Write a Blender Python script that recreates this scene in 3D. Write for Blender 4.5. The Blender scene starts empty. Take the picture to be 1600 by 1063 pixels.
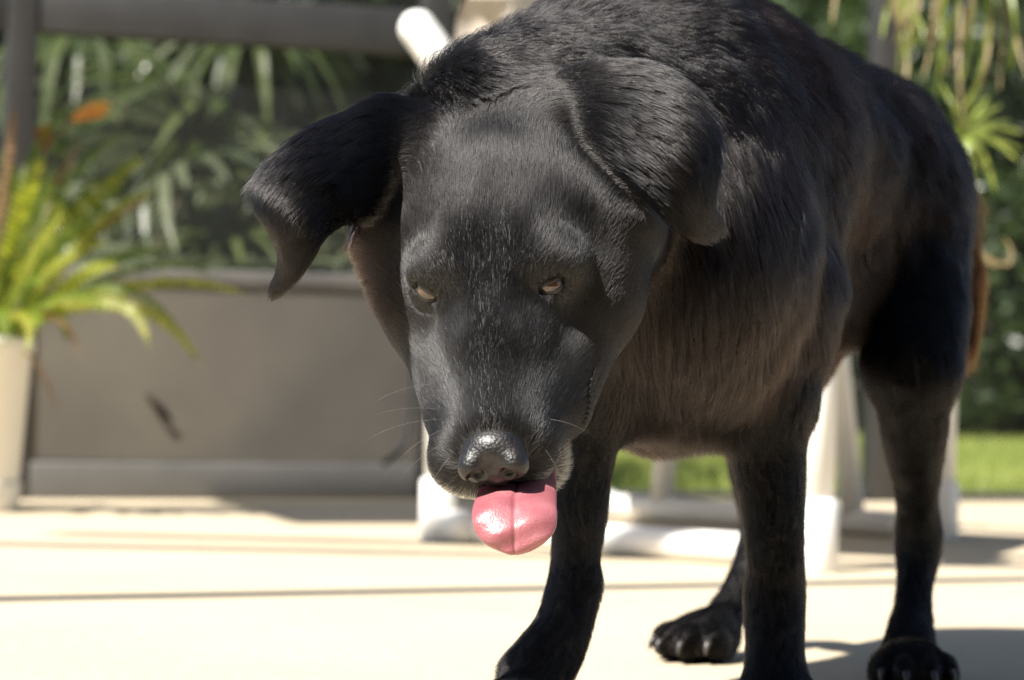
import bpy, bmesh, math, random
import numpy as np
from mathutils import Vector, Matrix, noise as mnoise
from mathutils.bvhtree import BVHTree

scene = bpy.context.scene
COL = scene.collection
rad = math.radians
FUR = True          # strand coat on the dog
PLANTS = True

# ------------------------------------------------------------------ camera
F_PX = 3800.0                       # focal length in pixels of a 1600 px wide frame
CAM_H = 0.224
PITCH, ROLL = math.atan(68.5 / F_PX), 0.0185
CPOS = Vector((0, 0, CAM_H))
cF = Vector((0, math.cos(PITCH), math.sin(PITCH)))
_r0, _u0 = Vector((1, 0, 0)), Vector((0, -math.sin(PITCH), math.cos(PITCH)))
cR = _r0 * math.cos(ROLL) + _u0 * math.sin(ROLL)
cU = -_r0 * math.sin(ROLL) + _u0 * math.cos(ROLL)


def at(px, py, d):
    """world point seen at photo pixel (px, py) at depth d metres"""
    return CPOS + (cF + cR * ((px - 800) / F_PX) + cU * ((531.5 - py) / F_PX)) * d


def ray(px, py):
    return (cF + cR * ((px - 800) / F_PX) + cU * ((531.5 - py) / F_PX)).normalized()


def ground(px, py, z=0.0):
    v = ray(px, py)
    t = (z - CPOS.z) / v.z
    return CPOS + v * t


def proj(p):
    q = Vector(p) - CPOS
    d = q.dot(cF)
    return 800 + F_PX * q.dot(cR) / d, 531.5 - F_PX * q.dot(cU) / d, d


cam = bpy.data.cameras.new('camera')
cam_o = bpy.data.objects.new('camera', cam)
COL.objects.link(cam_o)
cam.sensor_width = 36.0
cam.lens = 36.0 * F_PX / 1600.0
cam.clip_start, cam.clip_end = 0.05, 500.0
M = Matrix.Identity(4)
for i in range(3):
    M[i][0], M[i][1], M[i][2], M[i][3] = cR[i], cU[i], -cF[i], CPOS[i]
cam_o.matrix_world = M
cam.dof.use_dof = True
cam.dof.focus_distance = 1.385
cam.dof.aperture_fstop = 8.2
scene.camera = cam_o

# ------------------------------------------------------------------ light
SUN = Vector((-0.44, -0.40, 0.80)).normalized()     # direction towards the sun
world = bpy.data.worlds.new('World')
scene.world = world
world.use_nodes = True
wn = world.node_tree
for n in list(wn.nodes):
    wn.nodes.remove(n)
w_out = wn.nodes.new('ShaderNodeOutputWorld')
w_bg = wn.nodes.new('ShaderNodeBackground')
w_sky = wn.nodes.new('ShaderNodeTexSky')
w_sky.sky_type = 'NISHITA'
w_sky.sun_disc = False
w_sky.sun_elevation = math.asin(SUN.z)
w_sky.sun_rotation = math.atan2(SUN.x, SUN.y)
w_bg.inputs['Strength'].default_value = 0.055
wn.links.new(w_sky.outputs[0], w_bg.inputs['Color'])
wn.links.new(w_bg.outputs[0], w_out.inputs['Surface'])
sun = bpy.data.lights.new('sun', 'SUN')
sun.energy = 5.0
sun.angle = rad(0.53)
sun.color = (1.0, 0.95, 0.87)
sun_o = bpy.data.objects.new('sun', sun)
COL.objects.link(sun_o)
sun_o.rotation_euler = SUN.to_track_quat('Z', 'Y').to_euler()
sun_o.location = (-3, 1, 6)
vs = scene.view_settings
vs.view_transform = 'Standard'
vs.look = 'None'
vs.exposure = 1.3
vs.gamma = 1.0
vs.use_curve_mapping = False
scene.cycles.max_bounces = 10
scene.cycles.transparent_max_bounces = 16
scene.cycles.use_denoising = True
scene.cycles.denoiser = 'OPENIMAGEDENOISE'
scene.cycles.denoising_input_passes = 'RGB_ALBEDO_NORMAL'
scene.cycles.denoising_prefilter = 'NONE'


# ------------------------------------------------------------------ helpers
def tag(o, label=None, cat=None, group=None, kind=None):
    if label: o['label'] = label
    if cat: o['category'] = cat
    if group: o['group'] = group
    if kind: o['kind'] = kind
    return o


def empty(name, loc=(0, 0, 0), rz=0.0):
    o = bpy.data.objects.new(name, None)
    COL.objects.link(o)
    o.location = loc
    o.rotation_euler = (0, 0, rz)
    o.empty_display_size = 0.05
    return o


def link(name, me, mat=None, parent=None, world_coords=True):
    """one mesh object; vertices given in world space are kept in place under a moved parent"""
    o = bpy.data.objects.new(name, me)
    COL.objects.link(o)
    if mat is not None and not me.materials:
        me.materials.append(mat)
    if parent is not None:
        o.parent = parent
        if world_coords:
            bpy.context.view_layer.update()
            o.matrix_parent_inverse = parent.matrix_world.inverted()
    return o


def mesh_from(name, verts, faces, smooth=True):
    me = bpy.data.meshes.new(name)
    me.from_pydata([tuple(v) for v in verts], [], [tuple(f) for f in faces])
    me.update()
    if smooth:
        me.polygons.foreach_set('use_smooth', np.ones(len(me.polygons), dtype=bool))
    return me


def mesh_np(name, V, Q, smooth=True):
    """mesh from numpy arrays (all faces with the same corner count)"""
    me = bpy.data.meshes.new(name)
    V = np.asarray(V, dtype=np.float32); Q = np.asarray(Q, dtype=np.int32)
    me.vertices.add(len(V)); me.vertices.foreach_set('co', V.ravel())
    k = Q.shape[1]
    me.loops.add(Q.size); me.loops.foreach_set('vertex_index', Q.ravel())
    me.polygons.add(len(Q))
    me.polygons.foreach_set('loop_start', np.arange(0, Q.size, k, dtype=np.int32))
    me.update(calc_edges=True)
    me.validate()
    if smooth:
        me.polygons.foreach_set('use_smooth', np.ones(len(me.polygons), dtype=bool))
    return me


class MB:
    """collects simple solids into one bmesh"""
    def __init__(self):
        self.v, self.f = [], []

    def box(self, c, size, ax=None, bev=0.0):
        """box with centre c, full size, axes ax (3 unit vectors); edges chamfered by bev"""
        ax = ax or (Vector((1, 0, 0)), Vector((0, 1, 0)), Vector((0, 0, 1)))
        bm = bmesh.new()
        bmesh.ops.create_cube(bm, size=1.0)
        for v in bm.verts:
            v.co = Vector((v.co.x * size[0], v.co.y * size[1], v.co.z * size[2]))
        if bev:
            bmesh.ops.bevel(bm, geom=bm.edges[:], offset=bev, segments=2, affect='EDGES', profile=0.5)
        b = len(self.v)
        bm.verts.index_update()
        for v in bm.verts:
            self.v.append(Vector(c) + ax[0] * v.co.x + ax[1] * v.co.y + ax[2] * v.co.z)
        for f in bm.faces:
            self.f.append([b + v.index for v in f.verts])
        bm.free()
        return self

    def tube(self, pts, rads, n=14, cap=True, up=Vector((0, 0, 1))):
        pts = [Vector(p) for p in pts]
        if not hasattr(rads, '__len__'):
            rads = [rads] * len(pts)
        b = len(self.v)
        prev = None
        for i, p in enumerate(pts):
            t = (pts[min(i + 1, len(pts) - 1)] - pts[max(i - 1, 0)]).normalized()
            if prev is None:
                a = t.cross(up)
                if a.length < 1e-3: a = t.cross(Vector((1, 0, 0)))
                a.normalize()
            else:
                a = (prev - t * prev.dot(t)).normalized()
            prev = a
            c = t.cross(a)
            for k in range(n):
                an = 2 * math.pi * k / n
                self.v.append(p + (a * math.cos(an) + c * math.sin(an)) * rads[i])
        for i in range(len(pts) - 1):
            for k in range(n):
                k2 = (k + 1) % n
                self.f.append([b + i * n + k, b + i * n + k2, b + (i + 1) * n + k2, b + (i + 1) * n + k])
        if cap:
            self.f.append([b + k for k in range(n)][::-1])
            e = b + (len(pts) - 1) * n
            self.f.append([e + k for k in range(n)])
        return self

    def lathe(self, prof, c=(0, 0, 0), n=40):
        b = len(self.v)
        for r, z in prof:
            for k in range(n):
                a = 2 * math.pi * k / n
                self.v.append(Vector(c) + Vector((r * math.cos(a), r * math.sin(a), z)))
        for i in range(len(prof) - 1):
            for k in range(n):
                k2 = (k + 1) % n
                self.f.append([b + i * n + k, b + i * n + k2, b + (i + 1) * n + k2, b + (i + 1) * n + k])
        return self

    def build(self, name, mat, parent=None, smooth=True, world_coords=True):
        me = mesh_from(name, self.v, self.f, smooth)
        return link(name, me, mat, parent, world_coords)


# ------------------------------------------------------------------ materials
def new_mat(name):
    m = bpy.data.materials.new(name)
    m.use_nodes = True
    nt = m.node_tree
    return m, nt, nt.nodes['Principled BSDF'], nt.nodes['Material Output']


def noise_mat(name, c1, c2, scale=20, rough=0.6, bump=0.0, bscale=None, detail=6, spec=0.5, coords='Object',
              coat=0.0, lo=0.3, hi=0.7):
    m, nt, p, out = new_mat(name)
    tc = nt.nodes.new('ShaderNodeTexCoord')
    nz = nt.nodes.new('ShaderNodeTexNoise')
    nz.inputs['Scale'].default_value = scale
    nz.inputs['Detail'].default_value = detail
    cr = nt.nodes.new('ShaderNodeValToRGB')
    cr.color_ramp.elements[0].position = lo; cr.color_ramp.elements[1].position = hi
    cr.color_ramp.elements[0].color = (*c1, 1)
    cr.color_ramp.elements[1].color = (*c2, 1)
    nt.links.new(tc.outputs[coords], nz.inputs['Vector'])
    nt.links.new(nz.outputs['Fac'], cr.inputs['Fac'])
    nt.links.new(cr.outputs['Color'], p.inputs['Base Color'])
    p.inputs['Roughness'].default_value = rough
    p.inputs['Specular IOR Level'].default_value = spec
    p.inputs['Coat Weight'].default_value = coat
    if bump:
        n2 = nt.nodes.new('ShaderNodeTexNoise')
        n2.inputs['Scale'].default_value = bscale or scale * 4
        n2.inputs['Detail'].default_value = 8
        b = nt.nodes.new('ShaderNodeBump')
        b.inputs['Strength'].default_value = bump
        b.inputs['Distance'].default_value = 0.002
        nt.links.new(tc.outputs[coords], n2.inputs['Vector'])
        nt.links.new(n2.outputs['Fac'], b.inputs['Height'])
        nt.links.new(b.outputs['Normal'], p.inputs['Normal'])
    return m


def leaf_mat(name, c1, c2, trans=0.35, rough=0.45, scale=6, tip=None):
    """leaf: green varied by noise and by leaf, light passing through the blade"""
    m, nt, p, out = new_mat(name)
    tc = nt.nodes.new('ShaderNodeTexCoord')
    nz = nt.nodes.new('ShaderNodeTexNoise'); nz.inputs['Scale'].default_value = scale
    geo = nt.nodes.new('ShaderNodeNewGeometry')
    add = nt.nodes.new('ShaderNodeMath'); add.operation = 'MULTIPLY_ADD'
    nt.links.new(geo.outputs['Random Per Island'], add.inputs[0])
    add.inputs[1].default_value = 0.5
    nt.links.new(tc.outputs['Object'], nz.inputs['Vector'])
    nt.links.new(nz.outputs['Fac'], add.inputs[2])
    cr = nt.nodes.new('ShaderNodeValToRGB')
    cr.color_ramp.elements[0].position = 0.4; cr.color_ramp.elements[1].position = 0.95
    cr.color_ramp.elements[0].color = (*c1, 1)
    cr.color_ramp.elements[1].color = (*c2, 1)
    nt.links.new(add.outputs[0], cr.inputs['Fac'])
    p.inputs['Roughness'].default_value = rough
    nt.links.new(cr.outputs['Color'], p.inputs['Base Color'])
    tr = nt.nodes.new('ShaderNodeBsdfTranslucent')
    hs = nt.nodes.new('ShaderNodeHueSaturation')
    hs.inputs['Saturation'].default_value = 1.15; hs.inputs['Value'].default_value = 1.6
    nt.links.new(cr.outputs['Color'], hs.inputs['Color'])
    nt.links.new(hs.outputs['Color'], tr.inputs['Color'])
    mx = nt.nodes.new('ShaderNodeMixShader'); mx.inputs['Fac'].default_value = trans
    nt.links.new(p.outputs[0], mx.inputs[1]); nt.links.new(tr.outputs[0], mx.inputs[2])
    nt.links.new(mx.outputs[0], out.inputs['Surface'])
    return m


# ================================================================== the setting
WA, WB = ground(40, 779), ground(1500, 784)          # foot of the screen wall
WD = (WB - WA); WD.z = 0; WD.normalize()
WN = Vector((WD.y, -WD.x, 0))                         # towards the camera
if WN.y > 0: WN = -WN
UPV = Vector((0, 0, 1))


def wall_at(px, py=None, z=None, off=0.0):
    """point on the vertical plane of the screen wall seen at a pixel"""
    v = ray(px, py if py is not None else 700)
    o = WA + WN * off
    t = (o - CPOS).dot(WN) / v.dot(WN)
    p = CPOS + v * t
    if z is not None: p.z = z
    return p


def deck_material():
    m, nt, p, out = new_mat('deck_paint')
    tc = nt.nodes.new('ShaderNodeTexCoord')
    n1 = nt.nodes.new('ShaderNodeTexNoise'); n1.inputs['Scale'].default_value = 1.7; n1.inputs['Detail'].default_value = 8; n1.inputs['Roughness'].default_value = 0.65
    n2 = nt.nodes.new('ShaderNodeTexNoise'); n2.inputs['Scale'].default_value = 130; n2.inputs['Detail'].default_value = 4
    n3 = nt.nodes.new('ShaderNodeTexVoronoi'); n3.inputs['Scale'].default_value = 70
    for n in (n1, n2, n3): nt.links.new(tc.outputs['Object'], n.inputs['Vector'])
    cr = nt.nodes.new('ShaderNodeValToRGB')
    cr.color_ramp.elements[0].position, cr.color_ramp.elements[0].color = 0.3, (0.50, 0.42, 0.295, 1)
    cr.color_ramp.elements[1].position, cr.color_ramp.elements[1].color = 0.72, (0.59, 0.505, 0.365, 1)
    nt.links.new(n1.outputs['Fac'], cr.inputs['Fac'])
    mx = nt.nodes.new('ShaderNodeMix'); mx.data_type = 'RGBA'; mx.blend_type = 'MULTIPLY'; mx.inputs['Factor'].default_value = 0.25
    nt.links.new(cr.outputs['Color'], mx.inputs['A']); nt.links.new(n2.outputs['Fac'], mx.inputs['B'])
    nt.links.new(mx.outputs['Result'], p.inputs['Base Color'])
    b = nt.nodes.new('ShaderNodeBump'); b.inputs['Strength'].default_value = 0.5; b.inputs['Distance'].default_value = 0.002
    nt.links.new(n3.outputs['Distance'], b.inputs['Height']); nt.links.new(b.outputs['Normal'], p.inputs['Normal'])
    # scattered dark specks of grit and leaf dust
    n4 = nt.nodes.new('ShaderNodeTexVoronoi'); n4.inputs['Scale'].default_value = 16
    nt.links.new(tc.outputs['Object'], n4.inputs['Vector'])
    lt = nt.nodes.new('ShaderNodeMapRange'); lt.inputs['From Min'].default_value = 0.03; lt.inputs['From Max'].default_value = 0.075; lt.inputs['To Min'].default_value = 0.35
    nt.links.new(n4.outputs['Distance'], lt.inputs['Value'])
    m2 = nt.nodes.new('ShaderNodeMix'); m2.data_type = 'RGBA'; m2.blend_type = 'MULTIPLY'; m2.inputs['Factor'].default_value = 1.0
    nt.links.new(mx.outputs['Result'], m2.inputs['A']); nt.links.new(lt.outputs['Result'], m2.inputs['B'])
    nt.links.new(m2.outputs['Result'], p.inputs['Base Color'])
    p.inputs['Roughness'].default_value = 0.75
    return m


deck_mat = deck_material()
e0, e1 = WA - WD * 6 - WN * 0.06, WA + WD * 9 - WN * 0.06
mb = MB()
front = [e0, e1, e1 + WN * 10, e0 + WN * 10]
mb.v = [Vector((p.x, p.y, 0.0)) for p in front] + [Vector((p.x, p.y, -0.12)) for p in front]
mb.f = [(0, 1, 2, 3), (7, 6, 5, 4), (0, 4, 5, 1), (1, 5, 6, 2), (2, 6, 7, 3), (3, 7, 4, 0)]
deck = mb.build('patio_deck', deck_mat, smooth=False)
tag(deck, kind='structure')

lawn_mat = noise_mat('lawn_soil', (0.055, 0.075, 0.018), (0.11, 0.14, 0.035), 1.2, 0.9, 0.6, 40)
mb = MB()
n = 40
for i in range(n + 1):
    for j in range(n + 1):
        x, y = -150 + 300 * i / n, -60 + 260 * j / n
        mb.v.append(Vector((x, y, -0.05)))
for i in range(n):
    for j in range(n):
        a = i * (n + 1) + j
        mb.f.append((a, a + n + 1, a + n + 2, a + 1))
lawn = mb.build('lawn', lawn_mat)
tag(lawn, kind='structure')

# ---- screen enclosure: bronze posts and rails, kick plates, mesh
bronze = noise_mat('bronze_aluminium', (0.030, 0.0295, 0.029), (0.043, 0.042, 0.041), 14, 0.5, 0.1, 300)
kick_mat = noise_mat('kick_plate_paint', (0.080, 0.073, 0.066), (0.150, 0.134, 0.108), 3.2, 0.55, 0.15, 60, detail=9)
scr_mat, nt, pb, mo = new_mat('insect_screen')
pb.inputs['Base Color'].default_value = (0.020, 0.021, 0.021, 1); pb.inputs['Roughness'].default_value = 0.6
tr = nt.nodes.new('ShaderNodeBsdfTransparent'); mx = nt.nodes.new('ShaderNodeMixShader'); mx.inputs['Fac'].default_value = 0.40
nt.links.new(tr.outputs[0], mx.inputs[1]); nt.links.new(pb.outputs[0], mx.inputs[2]); nt.links.new(mx.outputs[0], mo.inputs['Surface'])
scr_thin = scr_mat.copy(); scr_thin.name = 'insect_screen_thin'; scr_thin.node_tree.nodes['Mix Shader'].inputs['Fac'].default_value = 0.15
encl = empty('screen_enclosure', wall_at(690, z=0))
tag(encl, 'dark bronze pool screen enclosure with kick plates along the deck edge', 'screen enclosure')
AX = (WD, WN, UPV)
BEAM_Z = 2.45


def wall_s(px):  # distance along the wall
    return (wall_at(px, z=0) - WA).dot(WD)


def on_wall(s, z, off=0.0): return Vector((WA.x, WA.y, 0)) + WD * s + WN * off + UPV * z


posts = [wall_s(-760), wall_s(19), wall_s(668), wall_s(1374), wall_s(2080)]
for s in posts:
    MB().box(on_wall(s, BEAM_Z / 2), (0.055, 0.058, BEAM_Z), AX, 0.004).build('post', bronze, encl)
for i in range(len(posts) - 1):
    a, b = posts[i] + 0.0285, posts[i + 1] - 0.0285
    L, c = b - a, (a + b) / 2
    MB().box(on_wall(c, 0.034, 0.004), (L, 0.052, 0.068), AX, 0.004).build('bottom_rail', bronze if i > 1 else noise_mat('weathered_rail', (0.085, 0.083, 0.08), (0.115, 0.11, 0.105), 6, 0.5, 0.1, 200), encl) if i < 2 else \
        MB().box(on_wall(c, 0.013, 0.004), (L, 0.05, 0.014), AX, 0.004).build('bottom_rail', bronze, encl)
    if i < 2:
        MB().box(on_wall(c, 0.2315, 0.018), (L, 0.006, 0.323), AX).build('kick_plate', kick_mat, encl, False)
        mbx = MB().box(on_wall(c, 0.409, 0.0), (L, 0.052, 0.03), AX, 0.004)
        mbx.build('sill_rail', noise_mat('sill_paint', (0.10, 0.095, 0.09), (0.15, 0.14, 0.13), 8, 0.45, 0.1, 200), encl)
        MB().box(on_wall(c, 0.888, 0.0), (L, 0.05, 0.085), AX, 0.004).build('chair_rail', bronze, encl)
    lo = 0.425 if i < 2 else 0.035
    for z0, z1 in ((lo, 0.845), (0.931, BEAM_Z - 0.05)) if i < 2 else ((lo, BEAM_Z - 0.05),):
        me = mesh_from('screen_panel', [on_wall(a, z0), on_wall(b, z0), on_wall(b, z1), on_wall(a, z1)], [(0, 1, 2, 3)], False)
        link('screen_panel', me, scr_mat if i < 2 else scr_thin, encl)
MB().box(on_wall((posts[0] + posts[-1]) / 2, BEAM_Z, 0.0), (posts[-1] - posts[0] + 0.2, 0.06, 0.10), AX, 0.004).build('eave_beam', bronze, encl)
# roof beams: their shadows are the thin lines across the deck
for (xa, ya), (xb, yb), ex0, ex1, w in (((0, 936), (1600, 905), 2.5, 3.0, 0.05), ((0, 850), (730, 866), 2.2, 3.0, 0.045), ((1200, 862), (1600, 872), 1.0, 1.6, 0.05)):
    A, B = ground(xa, ya), ground(xb, yb)
    d = (B - A).normalized(); t = (BEAM_Z + 0.06) / SUN.z
    A = A + SUN * t; B = B + SUN * t
    A -= d * ex0; B += d * ex1
    MB().box((A + B) / 2, ((B - A).length, w, 0.05), (d, Vector((-d.y, d.x, 0)), UPV), 0.004).build('roof_beam', bronze, encl)

# unseen overhead panel, added only to shade a band along the wall foot
sa, sb = wall_s(330), wall_s(760)
t = BEAM_Z / SUN.z
pc = on_wall((sa + sb) / 2, 0.0, 0.40) + SUN * t
MB().box(pc, (sb - sa, 0.72, 0.03), AX, 0.004).build('shade_panel', bronze, encl)

# ---- unseen wall and overhang added behind the camera, dark to block bright sky
blocker_dark = noise_mat('blocker_dark', (0.06, 0.065, 0.06), (0.09, 0.095, 0.085), 5, 0.9, 0.8, 60)
sky_blocker = empty('sky_blocker', (0, -2.6, 0)); tag(sky_blocker, 'unseen dark wall with overhang added behind the camera to block bright sky', 'sky_blocker')
MB().box((0, -2.7, 1.35), (14, 0.2, 2.7)).build('wall', blocker_dark, sky_blocker, False)
MB().box((0, -2.2, 2.74), (14.4, 2.6, 0.08)).build('overhang', noise_mat('blocker_top', (0.08, 0.075, 0.065), (0.10, 0.095, 0.085), 5, 0.8), sky_blocker, False)
# ================================================================== the dog
# The animal is one signed distance field, meshed once; each shape also carries the lie, length and tint of its coat.
H = 0.0025
PR = []                                  # list of shapes


def A3(v): return np.array(v, dtype=np.float64)


def lerp_path(P, n):
    P = [Vector(p) for p in P]
    out = []
    for i in range(n):
        t = i / (n - 1) * (len(P) - 1)
        j = min(int(t), len(P) - 2); f = t - j
        p0, p1, p2, p3 = P[max(j - 1, 0)], P[j], P[j + 1], P[min(j + 2, len(P) - 1)]
        out.append(0.5 * ((2 * p1) + (-p0 + p2) * f + (2 * p0 - 5 * p1 + 4 * p2 - p3) * f * f + (-p0 + 3 * p1 - 3 * p2 + p3) * f ** 3))
    return out


class Prim:
    def __init__(s, fn, lo, hi, k=0.02, op='add', flow=(0, 0, -1), L=0.012, lift=0.3, dens=1.0, tone=0.0, tag=''):
        s.fn, s.lo, s.hi, s.k, s.op = fn, A3(lo), A3(hi), k, op
        s.flow, s.L, s.lift, s.dens, s.tone, s.tag = A3(flow), L, lift, dens, tone, tag
        s.ff = None
        PR.append(s)


def rcone(p1, r1, p2, r2, **kw):
    p1, p2 = A3(p1), A3(p2)
    def fn(P):
        ab = p2 - p1
        t = np.clip(((P - p1) @ ab) / max(ab @ ab, 1e-9), 0, 1)
        q = P - (p1 + t[..., None] * ab)
        return np.sqrt((q * q).sum(-1)) - (r1 + (r2 - r1) * t)
    if 'flow' not in kw:
        kw['flow'] = (p2 - p1) / (np.linalg.norm(p2 - p1) + 1e-9)
    m = max(r1, r2)
    Prim(fn, np.minimum(p1, p2) - m, np.maximum(p1, p2) + m, **kw)


def ellip(c, radii, axes=None, **kw):
    c = A3(c); R = A3(radii)
    ax = np.eye(3) if axes is None else np.array([list(a) for a in axes], dtype=np.float64)
    def fn(P):
        q = (P - c) @ ax.T
        k0 = np.sqrt(((q / R) ** 2).sum(-1)); k1 = np.sqrt(((q / (R * R)) ** 2).sum(-1)) + 1e-9
        return k0 * (k0 - 1.0) / k1
    ext = np.sqrt(((ax * R[:, None]) ** 2).sum(0))
    Prim(fn, c - ext, c + ext, **kw)


def chain(pts, **kw):
    """limb: points (px, py, depth, radius px); one tapered tube through all of them"""
    C = [A3(list(at(*q[:3]))) for q in pts]; Rr = [q[3] * q[2] / F_PX for q in pts]
    n = 5                                     # refine the polyline so that the outline is smooth
    if len(pts) > 2:
        cc = lerp_path([Vector(c) for c in C], (len(pts) - 1) * n + 1); rr_ = lerp_path([Vector((r, 0, 0)) for r in Rr], (len(pts) - 1) * n + 1)
        C = [A3(list(c)) for c in cc]; Rr = [r.x for r in rr_]
    def seg(P, i):
        ab = C[i + 1] - C[i]
        t = np.clip(((P - C[i]) @ ab) / max(ab @ ab, 1e-9), 0, 1)
        q = P - (C[i] + t[..., None] * ab)
        return np.sqrt((q * q).sum(-1)) - (Rr[i] + (Rr[i + 1] - Rr[i]) * t)
    def fn(P):
        d = seg(P, 0)
        for i in range(1, len(C) - 1): d = np.minimum(d, seg(P, i))
        return d
    if 'flow' not in kw:
        kw['flow'] = (0, 0, -1)
        def ff(P):
            D = np.stack([seg(P, i) for i in range(len(C) - 1)], 1)
            w = np.exp(-(D - D.min(1, keepdims=True)) / 0.012); w /= w.sum(1, keepdims=True)
            T = np.array([(C[i + 1] - C[i]) / np.linalg.norm(C[i + 1] - C[i]) for i in range(len(C) - 1)])
            f = w @ T; f[:, 1] *= 0.5
            return f
    else: ff = None
    m = max(Rr)
    Prim(fn, np.min(C, 0) - m, np.max(C, 0) + m, **kw)
    PR[-1].ff = ff


# ---- head frame: r = image right, a = along the muzzle, u = out of the forehead
hPHI, hPSI, hROLL = rad(62), rad(10), rad(5.0)
hh = Vector((-math.sin(hPSI), -math.cos(hPSI), 0))
hA = hh * math.cos(hPHI) + Vector((0, 0, -1)) * math.sin(hPHI)
hU = hh * math.sin(hPHI) + Vector((0, 0, 1)) * math.cos(hPHI)
hR = hU.cross(hA)
if hR.x < 0: hR = -hR
_rm = Matrix.Rotation(-hROLL, 3, Vector((0, 1, 0)))
hA, hU, hR = _rm @ hA, _rm @ hU, _rm @ hR
HO = at(763, 440, 1.392)
HS = 1.0


def hd(r, a, u): return HO + (hR * r + hA * a + hU * u) * HS
def hv(r, a, u): return (hR * r + hA * a + hU * u)
def hloc(p):
    q = Vector(p) - HO
    return q.dot(hR), q.dot(hA), q.dot(hU)
def hplane(px, py, u0):
    """point of the plane u = u0 of the head seen at a pixel"""
    v = ray(px, py); n = hU
    t = (HO + hU * u0 - CPOS).dot(n) / v.dot(n)
    return CPOS + v * t


HAX = (hR, hA, hU)


def hell(c, radii, **kw): ellip(hd(*c), A3(radii) * HS, HAX, **kw)
def hcone(c1, r1, c2, r2, **kw): rcone(hd(*c1), r1 * HS, hd(*c2), r2 * HS, **kw)


BACK = (0.35, 0.45, -0.65)
# torso, neck
ellip(at(1050, 395, 1.66), (0.094, 0.15, 0.130), k=0.02, flow=(0.05, 0.25, -0.9), L=0.026, lift=0.35, tone=0.35, tag='chest')
chain([(1080, 235, 1.73, 228), (1225, 262, 1.92, 180)], k=0.04, flow=BACK, L=0.026, lift=0.6, tone=0.5)
chain([(1222, 272, 1.92, 162), (1320, 322, 2.02, 172)], k=0.04, flow=BACK, L=0.024, lift=0.5, tone=0.5)
ellip(at(1335, 318, 2.0), (0.077, 0.115, 0.101), k=0.03, flow=(0.35, 0.3, -0.8), L=0.024, lift=0.5, tone=0.5)
chain([(1070, 520, 1.72, 140), (1290, 425, 1.93, 95)], k=0.04, flow=(0.3, 0.7, -0.5), L=0.03, lift=0.4, tone=0.5)
chain([(762, 222, 1.515, 138), (880, 200, 1.56, 165), (985, 205, 1.64, 205)], k=0.035, flow=(0.6, 0.1, -0.45), L=0.022, lift=0.75, tone=0.12)
chain([(850, 350, 1.53, 130), (1010, 420, 1.63, 190)], k=0.035, flow=(0.25, 0.3, -0.8), L=0.028, lift=0.4, tone=0.3)
chain([(985, 205, 1.64, 200), (1075, 240, 1.73, 212)], k=0.035, flow=(0.55, 0.15, -0.5), L=0.024, lift=0.7, tone=0.25)
# shoulder and fore legs
LEG = dict(L=0.011, lift=0.2, tone=0.04, dens=1.5)
chain([(1140, 230, 1.72, 130), (1180, 470, 1.67, 112)], k=0.03, flow=(0.15, 0.4, -0.8), L=0.026, lift=0.35, tone=0.35)
chain([(1180, 470, 1.67, 100), (1192, 610, 1.65, 78)], k=0.03, L=0.02, lift=0.3, tone=0.15)
chain([(1192, 610, 1.65, 74), (1203, 740, 1.64, 54), (1212, 860, 1.63, 43), (1211, 930, 1.63, 46), (1211, 1010, 1.615, 44), (1212, 1080, 1.60, 50)], k=0.015, **LEG)
chain([(960, 430, 1.62, 110), (930, 600, 1.60, 72)], k=0.03, L=0.02, lift=0.3, tone=0.15)
chain([(930, 600, 1.60, 66), (912, 720, 1.59, 46), (905, 800, 1.585, 42), (899, 870, 1.58, 37), (898, 912, 1.577, 41), (878, 985, 1.565, 44), (838, 1052, 1.55, 54)], k=0.015, **LEG)
# hind legs
chain([(1395, 330, 1.98, 100), (1425, 470, 1.92, 84), (1427, 570, 1.88, 70)], k=0.03, flow=(0.1, 0.1, -1), L=0.018, lift=0.25, tone=0.08, dens=1.4)
chain([(1424, 570, 1.88, 66), (1429, 680, 1.90, 50), (1433, 780, 1.95, 31), (1436, 845, 1.965, 35), (1429, 930, 1.94, 26), (1422, 1000, 1.895, 38), (1418, 1050, 1.865, 46)], k=0.012, **LEG)
chain([(1270, 400, 2.08, 120), (1215, 560, 2.02, 80), (1180, 660, 2.02, 56)], k=0.03, flow=(0.1, 0.3, -0.9), L=0.018, lift=0.25, tone=0.8)
chain([(1180, 660, 2.02, 55), (1178, 740, 2.06, 36), (1187, 815, 2.10, 30), (1172, 890, 2.07, 27), (1136, 960, 2.03, 29), (1115, 992, 2.01, 36)], k=0.012, **LEG)
# tail
chain([(1478, 330, 2.12, 34), (1500, 440, 2.13, 26), (1503, 530, 2.12, 16)], k=0.02, L=0.03, lift=0.35, tone=2.5)


# paws
CLAWS = []
def paw(c, head, s, k=0.008):
    """c = ground point under the wrist end of the foot, head = where the toes point"""
    f = Vector((head[0], head[1], 0)).normalized(); r = Vector((-f.y, f.x, 0)); up = Vector((0, 0, 1))
    c = Vector(c)
    ellip(c + f * 0.012 * s + up * 0.019 * s, (0.026 * s, 0.030 * s, 0.019 * s), (r, f, up), k=0.015, flow=f, L=0.010, lift=0.2, tone=0.2, dens=2.0)
    for q, (lat, fw) in enumerate(((-0.022, 0.024), (-0.0085, 0.038), (0.0085, 0.038), (0.022, 0.024))):
        dr = (f + r * lat * 9).normalized(); rr = Vector((-dr.y, dr.x, 0))
        tc = c + (r * lat + f * fw) * s + up * 0.0155 * s
        ellip(tc, (0.0105 * s, 0.0185 * s, 0.0145 * s), (rr, dr, up), k=k * 0.5, flow=dr, L=0.008, lift=0.2, tone=0.2, dens=2.2)
        CLAWS.append((tc + dr * 0.0165 * s + up * 0.001 * s, dr, s))


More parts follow.
